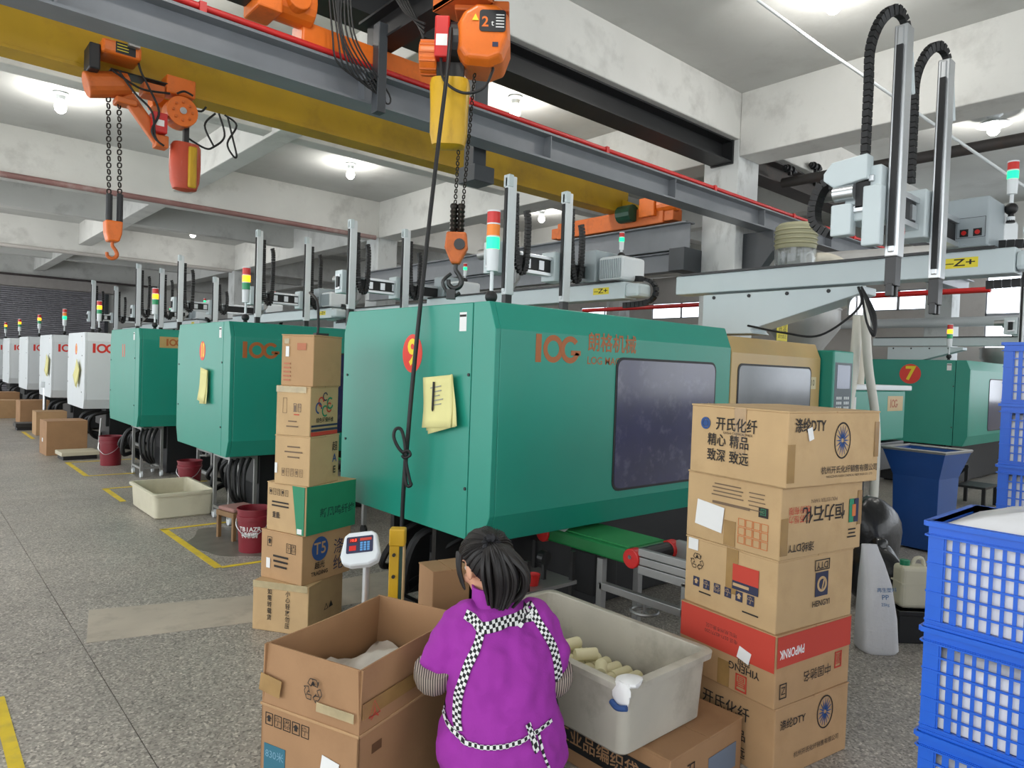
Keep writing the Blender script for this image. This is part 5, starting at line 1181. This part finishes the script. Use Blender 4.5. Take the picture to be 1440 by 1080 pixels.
for i, (z, w, d, x) in enumerate(((0, .1, .08, .02), (.02, .115, .095, .02), (.2, .105, .09, .01), (.4, .085, .075, -.01), (.52, .065, .05, -.03), (.6, .05, .02, -.045), (.63, .045, .012, -.05))):
    R.append([(x + w * math.copysign(abs(math.cos(a)) ** .7, math.cos(a)) * (1 + .04 * math.sin(5 * a + i)), d * math.copysign(abs(math.sin(a)) ** .7, math.sin(a)), z) for a in [2 * PI * j / 20 for j in range(20)]])
m.rings(R); m.build('sack', mat('woven_sack', (212, 212, 214), .7, var=.05, bump=.2, bscale=70), sk, smooth=True)
F = Face(sk, (-.0, -.088, .33), (1, 0, .12), (0, .12, 1)); F.text('再生塑料', .028, .02, .05, mat('sack_blue', (60, 110, 160), .7)); F.text('PP', .04, .01, .01, mat('sack_blue', (0, 0, 0))); F.text('25kg', .024, .01, -.03, mat('sack_blue', (0, 0, 0)))
BLACKB = mat('black_film_bag', (24, 24, 26), .3, var=.2, scale=8, bump=.5, bscale=14)
m = MB(); lump(m, (0, 0, .21), (.2, .2, .22), 31, 26, 14, .22); lump(m, (.02, .0, .42), (.06, .06, .06), 33, 16, 8, .2); o = m.build('refuse_bag', BLACKB, smooth=True); o.location = (5.25, 1.95, 0); tag(o, 'shiny black refuse bag slumped on the floor by the white sack', 'bag')
m = MB(); lump(m, (0, 0, .33), (.26, .22, .35), 41, 26, 14, .12); o = m.build('refuse_bag', BLACKB, smooth=True); o.location = (5.8, 2.22, 0); tag(o, 'tall full black refuse bag in front of the blue hopper', 'bag')
jb = thing('steel_box', 'low black steel box under the cream jerrycan', 'box', (4.75, 1.56, 0), CR); MB().b2((-.12, -.1, 0), (.12, .1, .2)).build('case', BLACKP, jb, .008); MB().b2((-.125, -.105, .17), (.125, .105, .2)).build('lid', DKSTEEL, jb, .004)
jc = thing('jerrycan', 'cream plastic jerrycan with green cap beside the blue crates', 'canister', (4.75, 1.56, .2), CR)
MB().b2((-.09, -.06, 0), (.09, .06, .26)).build('can', PLASTC, jc, .025, seg=3); MB().tube(smoothpts([(.0, 0, .255), (.02, 0, .3), (.06, 0, .3), (.075, 0, .25)], 5), .012, 8).build('handle', PLASTC, jc, smooth=True); MB().cyl((-.045, 0, .255), (-.045, 0, .29), .028, n=16).build('cap', INKG, jc); MB().b2((-.093, -.063, .15), (.093, .063, .158)).build('rib', PLASTC, jc)
# ================================================================== PERSON
GING = bpy.data.materials.new('gingham'); GING.use_nodes = True
_n = GING.node_tree.nodes; _l = GING.node_tree.links; _c = _n.new('ShaderNodeTexChecker'); _t = _n.new('ShaderNodeTexCoord')
_c.inputs['Scale'].default_value = 105; _c.inputs['Color1'].default_value = lin((222, 222, 220)); _c.inputs['Color2'].default_value = lin((26, 26, 30))
_l.new(_t.outputs['UV'], _c.inputs['Vector']); _l.new(_c.outputs['Color'], _n['Principled BSDF'].inputs['Base Color']); _n['Principled BSDF'].inputs['Roughness'].default_value = .8
STRIPE = bpy.data.materials.new('striped_cuff'); STRIPE.use_nodes = True
_n = STRIPE.node_tree.nodes; _l = STRIPE.node_tree.links; _c = _n.new('ShaderNodeTexWave'); _t = _n.new('ShaderNodeTexCoord'); _c.inputs['Scale'].default_value = 40; _r = _n.new('ShaderNodeValToRGB')
_r.color_ramp.elements[0].color = lin((40, 36, 36)); _r.color_ramp.elements[1].color = lin((186, 172, 158)); _l.new(_t.outputs['Object'], _c.inputs['Vector']); _l.new(_c.outputs['Fac'], _r.inputs['Fac']); _l.new(_r.outputs['Color'], _n['Principled BSDF'].inputs['Base Color']); _n['Principled BSDF'].inputs['Roughness'].default_value = .85
PURP = mat('purple_fleece', (150, 44, 154), .9, var=.06, scale=7, bump=.12, bscale=160)
SKIN = mat('skin', (206, 152, 122), .55, var=.05)
HAIR = mat('dark_hair', (19, 14, 13), .55, var=.25, scale=30, stretch=(1, 1, .08))
TROU = mat('dark_trousers', (24, 24, 30), .85, var=.1)
pe = thing('person', 'person in purple fleece and gingham apron straps seated on a low stool, seen from behind', 'person', (0, 0, 0), CR + .03)
base = px(706, 1040, Z=.36); pe.location = (base.x, base.y, 0)
def el(z, xc, yc, rx, ry, n=24, p=.9):
    return [(xc + rx * math.copysign(abs(math.cos(a)) ** p, math.cos(a)), yc + ry * math.copysign(abs(math.sin(a)) ** p, math.sin(a)), z) for a in [2 * PI * j / n for j in range(n)]]
TOR0 = [(.235, .0, .02, .185, .175), (.27, .0, .01, .205, .19), (.33, .0, .0, .218, .195), (.40, .0, .01, .212, .185), (.46, .0, .03, .186, .16), (.52, -.005, .055, .188, .155), (.60, -.01, .085, .198, .15), (.68, -.012, .115, .198, .142), (.735, -.018, .14, .178, .122), (.775, -.024, .155, .128, .095), (.805, -.03, .165, .078, .078), (.835, -.034, .172, .066, .07), (.85, -.036, .176, .064, .068)]
TOR = [((z if z < .46 else .46 + (z - .46) * .9), x, y, rx, ry) for z, x, y, rx, ry in TOR0]
def limb(m, pts, rad, n=14):
    P = smoothpts(pts, 5); r = []
    for i in range(len(P)):
        t = i / 5; a = min(int(t), len(rad) - 2); f = t - a; r.append(rad[a] * (1 - f) + rad[a + 1] * f)
    return m.tube(P, r, n)
def remesh(o, vs, it=4, f=.6):
    r = o.modifiers.new('remesh', 'REMESH'); r.mode = 'VOXEL'; r.voxel_size = vs; r.use_smooth_shade = True
    s = o.modifiers.new('smooth', 'SMOOTH'); s.factor = f; s.iterations = it
LA = [(-.15, .13, .695), (-.195, .1, .63), (-.238, .055, .555)]; RA = [(.115, .13, .71), (.155, .11, .63), (.172, .09, .54)]
LF_ = [(-.238, .055, .555), (-.23, .14, .515), (-.17, .25, .5)]; RF_ = [(.172, .09, .54), (.145, .19, .5), (.06, .27, .5)]
# one continuous body
b = MB()
b.rings([el(z, x, y, rx * .86, ry * .86) for z, x, y, rx, ry in TOR])
limb(b, [(-.03, .165, .75), (-.05, .185, .8), (-.066, .2, .85)], [.05, .048, .05])
for A, Fm in ((LA, LF_), (RA, RF_)): limb(b, A, [.045, .042, .036]); limb(b, Fm, [.036, .034, .026])
def hand(m, wrist, d, up, s):
    d = Vector(d).normalized(); up = Vector(up).normalized(); side = d.cross(up).normalized() * s; w = Vector(wrist)
    m.rings([[w + d * a + side * (hw * math.cos(t)) + up * (ht * math.sin(t)) for t in [2 * PI * j / 12 for j in range(12)]] for a, hw, ht in ((-.02, .024, .019), (.02, .032, .016), (.06, .04, .014), (.088, .039, .012))])
    for k, L_ in enumerate((.066, .076, .07, .055)):
        o = w + d * .08 + side * (-.029 + .0195 * k); m.tube(smoothpts([o, o + d * L_ * .45 - up * .004, o + d * L_ * .8 - up * .02, o + d * L_ * .92 - up * .038], 4), [.0088] * 10 + [.008, .0075, .006], 8)
    o = w + d * .02 - side * .03; m.tube(smoothpts([o, o - side * .022 + d * .022 - up * .008, o - side * .024 + d * .05 - up * .024, o - side * .014 + d * .066 - up * .036], 4), [.011] * 9 + [.01, .009, .008, .007], 8)
hand(b, LF_[-1], (.6, .8, -.2), (0, .2, 1), 1); hand(b, RF_[-1], (-.5, .9, -.15), (0, .2, 1), -1)
for s in (-1, 1):
    limb(b, [(s * .09, .03, .30), (s * .112, .15, .375), (s * .115, .24, .42)], [.095, .08, .058]); limb(b, [(s * .115, .24, .42), (s * .112, .235, .25), (s * .1, .2, .07)], [.062, .058, .038])
    limb(b, [(s * .1, .19, .05), (s * .1, .26, .035), (s * .1, .34, .03)], [.04, .036, .026])
# head with features, turned left and down
HM = Matrix.Translation((-.072, .205, .875)) @ Matrix.Rotation(math.radians(30), 4, 'Z') @ Matrix.Rotation(math.radians(-24), 4, 'X')
hmb = MB(); hmb.ball((0, -.005, .03), (.072, .09, .09), 22, 14); hmb.ball((0, .028, -.035), (.056, .062, .07), 18, 10); hmb.ball((0, .06, -.085), (.026, .022, .018), 12, 8)
hmb.tube([(0, .088, .02), (0, .104, -.015), (0, .096, -.026)], [.008, .013, .01], 8); hmb.ball((0, .089, -.052), (.022, .008, .007), 12, 6)
for s in (-1, 1): hmb.ball((s * .036, .078, .045), (.024, .01, .006), 10, 6); hmb.ball((s * .074, -.008, -.005), (.009, .02, .034), 12, 8); hmb.ball((s * .045, .06, -.02), (.022, .02, .02), 10, 6)
hmb.move(HM); b.v, b.f = b.v + hmb.v, b.f + [tuple(i + len(b.v) for i in f) for f in hmb.f]
bo = b.build('body', SKIN, pe); remesh(bo, .0065, 3, .5)
for s in (-1, 1):
    MB().ball((s * .033, .078, .018), .0115, 12, 8).move(HM).build('eye', mat('eye_white', (220, 215, 210), .3), pe, smooth=True)
# jacket
j = MB(); j.rings([el(z, x, y, rx, ry) for z, x, y, rx, ry in TOR])
limb(j, LA, [.078, .07, .062]); limb(j, RA, [.074, .066, .058])
limb(j, [(-.09, .13, .72), (-.13, .13, .7), (-.17, .115, .66)], [.07, .075, .072]); limb(j, [(.06, .13, .73), (.1, .13, .715), (.135, .115, .67)], [.07, .074, .07])
jo = j.build('fleece_jacket', PURP, pe); remesh(jo, .011, 5, .6)
tx = bpy.data.textures.new('folds', 'CLOUDS'); tx.noise_scale = .075; tx.noise_depth = 1
dm = jo.modifiers.new('folds', 'DISPLACE'); dm.texture = tx; dm.strength = .034; dm.mid_level = .5; dm.texture_coords = 'LOCAL'
# collar
MB().rings([el(.755, -.032, .16, .088, .085), el(.8, -.042, .175, .078, .078), el(.822, -.046, .178, .076, .076), el(.822, -.046, .178, .067, .067), el(.79, -.042, .175, .067, .067)], cap=False).build('collar', PURP, pe, smooth=True)
# trousers
tm = MB()
for s in (-1, 1):
    limb(tm, [(s * .08, .02, .30), (s * .112, .15, .375), (s * .115, .24, .42)], [.12, .1, .075]); limb(tm, [(s * .115, .24, .42), (s * .112, .235, .25), (s * .1, .2, .08)], [.08, .075, .06])
tm.rings([el(.22, 0, .02, .17, .16), el(.32, 0, .02, .19, .17), el(.4, 0, .03, .17, .15)]); remesh(tm.build('trousers', TROU, pe), .014, 3)
for s in (-1, 1):
    m = MB(); limb(m, [(s * .1, .18, .05), (s * .1, .26, .045), (s * .1, .36, .035)], [.046, .047, .034]); m.b2((s * .1 - .044, .135, 0), (s * .1 + .044, .39, .02)); m.build('shoe', BLACKP, pe, smooth=True)
# cuffs
for A in (LF_, RF_):
    m = MB(); limb(m, [Vector(A[0]) + Vector((0, -.012, .03)), Vector(A[0]) + Vector((0, .01, -.012)), A[1], Vector(A[1]).lerp(Vector(A[2]), .75)], [.066, .068, .06, .04]); m.build('striped_cuff', STRIPE, pe, smooth=True)
# hair: cap and ponytail
hc = MB(); R = []
def hair_low(t):
    f = math.sin(t)
    return -1.05 if f < -.55 else (-1.05 + (f + .55) / .5 * 1.15 if f < -.05 else .1 + (f + .05) / 1.05 * .5)
def cap(a, t, k=1.): return Vector((.094 * k * math.cos(a) * math.cos(t), -.016 + .108 * k * math.cos(a) * math.sin(t), .034 + .106 * k * math.sin(a)))
for i in range(12): R.append([cap(hair_low(t) + (PI / 2 - .04 - hair_low(t)) * i / 11, t) for t in [2 * PI * k / 36 for k in range(36)]])
hc.rings(R); hc.move(HM); ho = hc.build('hair', HAIR, pe, smooth=True)
o0 = Vector((-.058, .125, .985)); tie = HM.inverted() @ o0; ns = MB()
for k in range(64):
    t = 2 * PI * k / 64; a = cap(hair_low(t) + .05, t); c0 = Vector((0, -.016, .034)); pts = []
    for i in range(9):
        q = a.lerp(tie, i / 8) - c0; e = math.sqrt((q.x / .094) ** 2 + (q.y / .108) ** 2 + (q.z / .106) ** 2); pts.append(c0 + q * (max(1.0, .99 if e <= 0 else 1.0) / max(e, .2)) * (1.012 + .01 * ((k * 7) % 5) / 5))
    ns.tube(pts, [.0045 + .002 * math.sin(i * .8 + k) for i in range(9)], 5)
ns.move(HM); stuff(ns.build('hair_strands', HAIR, pe, smooth=True))
for s in (-1, 1):
    m = MB(); m.tube(smoothpts([(s * .076, .04, .075), (s * .08, .056, .02), (s * .072, .064, -.03), (s * .066, .062, -.06)], 5), [.016, .018, .018, .017, .016, .015, .014, .014, .013, .012, .012, .01, .009, .008, .006, .004], 8, flat=.6); m.move(HM); m.build('side_lock', HAIR, pe, smooth=True)
pt = MB(); rnd = random.Random(2)
o0 = Vector((-.058, .125, .985))
for k in range(46):
    a = rnd.uniform(-1, 1); d = rnd.uniform(-1, 1)
    pts = [o0 + Vector((.008 * a, .008 * d, 0)), o0 + Vector((.026 + .05 * a, -.04 + .018 * d, -.012 + .008 * d - .02 * abs(a))), o0 + Vector((.05 + .078 * a, -.058 + .022 * d, -.085)), o0 + Vector((.054 + .07 * a, -.052 + .02 * d, -.15)), o0 + Vector((.04 + .045 * a, -.05 + .012 * d, -.215 + .05 * abs(a) * rnd.random()))]
    P = smoothpts(pts, 4); pt.tube(P, [.011 * (1 - .55 * (i / (len(P) - 1)) ** 2) for i in range(len(P))], 6)
stuff(pt.build('ponytail', HAIR, pe, smooth=True))
m = MB().tube(smoothpts([o0 + Vector((.02 * math.cos(t), -.012 + .006 * math.sin(3 * t), .004 + .02 * math.sin(t))) for t in [2 * PI * k / 8 for k in range(8)]], 4, True), [.012 + .004 * math.sin(i * 2.1) for i in range(32)], 8, closed=True); m.build('scrunchie', GING, pe, smooth=True)
# apron straps lying on the back
bpy.context.view_layer.update(); JE = jo.evaluated_get(bpy.context.evaluated_depsgraph_get())
def back(x, z, off=.012):
    hit, p, n_, _ = JE.ray_cast(Vector((x, -1., z)), Vector((0, 1, 0)))
    if not hit: ok, p, n_, _ = JE.closest_point_on_mesh(Vector((x, .0, z)))
    return Vector(p) + Vector(n_) * off * .4
def ribbon(name, pts, w, off=.012):
    P = smoothpts([(x, 0, z) for x, z in pts], 9); vs = []; fs = []; uv = []; L_ = 0
    for i, p in enumerate(P):
        t = (P[min(i + 1, len(P) - 1)] - P[max(i - 1, 0)]).normalized(); s = Vector((-t.z, 0, t.x)) * w / 2
        if i: L_ += (P[i] - P[i - 1]).length
        for k in (-1, 1):
            q = p + s * k; vs.append(back(q.x, q.z, off)); uv.append((L_, k * w / 2 + .5))
    for i in range(len(P) - 1): fs.append((2 * i, 2 * i + 1, 2 * i + 3, 2 * i + 2))
    me = bpy.data.meshes.new(name); me.from_pydata([tuple(v) for v in vs], [], fs); ul = me.uv_layers.new()
    for lp_ in me.loops: ul.data[lp_.index].uv = uv[lp_.vertex_index]
    o = link(name, me, GING, pe); s = o.modifiers.new('t', 'SOLIDIFY'); s.thickness = .004; s.offset = 0; return o
X = lambda p: (p - 706) * .00236
Zf = lambda q: 1.6 - (q - 515) * .00236 - .03
wp2 = lambda L_: [(X(a), Zf(c)) for a, c in L_]
ribbon('apron_strap', wp2([(648, 862), (660, 868), (671, 876)]), .03); ribbon('apron_strap', wp2([(671, 876), (700, 870), (725, 866), (748, 861)]), .028)
ribbon('apron_strap', wp2([(671, 876), (668, 892), (655, 920), (645, 950), (643, 980), (646, 996)]), .026); ribbon('apron_strap', wp2([(736, 845), (748, 861), (768, 890), (779, 915), (783, 945)]), .024)
ribbon('apron_tie', wp2([(616, 984), (640, 998), (680, 1003), (720, 999), (745, 993), (770, 984)]), .012, .016)
ribbon('apron_tie', wp2([(752, 992), (758, 1010), (768, 1035), (772, 1052)]), .007, .016); ribbon('apron_bow', wp2([(737, 980), (742, 992), (750, 1008)]), .016, .02)
# stool
so = thing('low_stool', 'low wooden stool under the person in purple', 'stool', (base.x, base.y, 0), CR)
MB().b2((-.15, -.13, .17), (.15, .15, .2)).build('seat', mat('wood_plank', (0, 0, 0)), so, .006)
for a in (-1, 1):
    for c in (-1, 1): MB().b2((a * .12 - .015, c * .1 - .015, 0), (a * .12 + .015, c * .1 + .015, .17)).build('leg', mat('wood_plank', (0, 0, 0)), so)
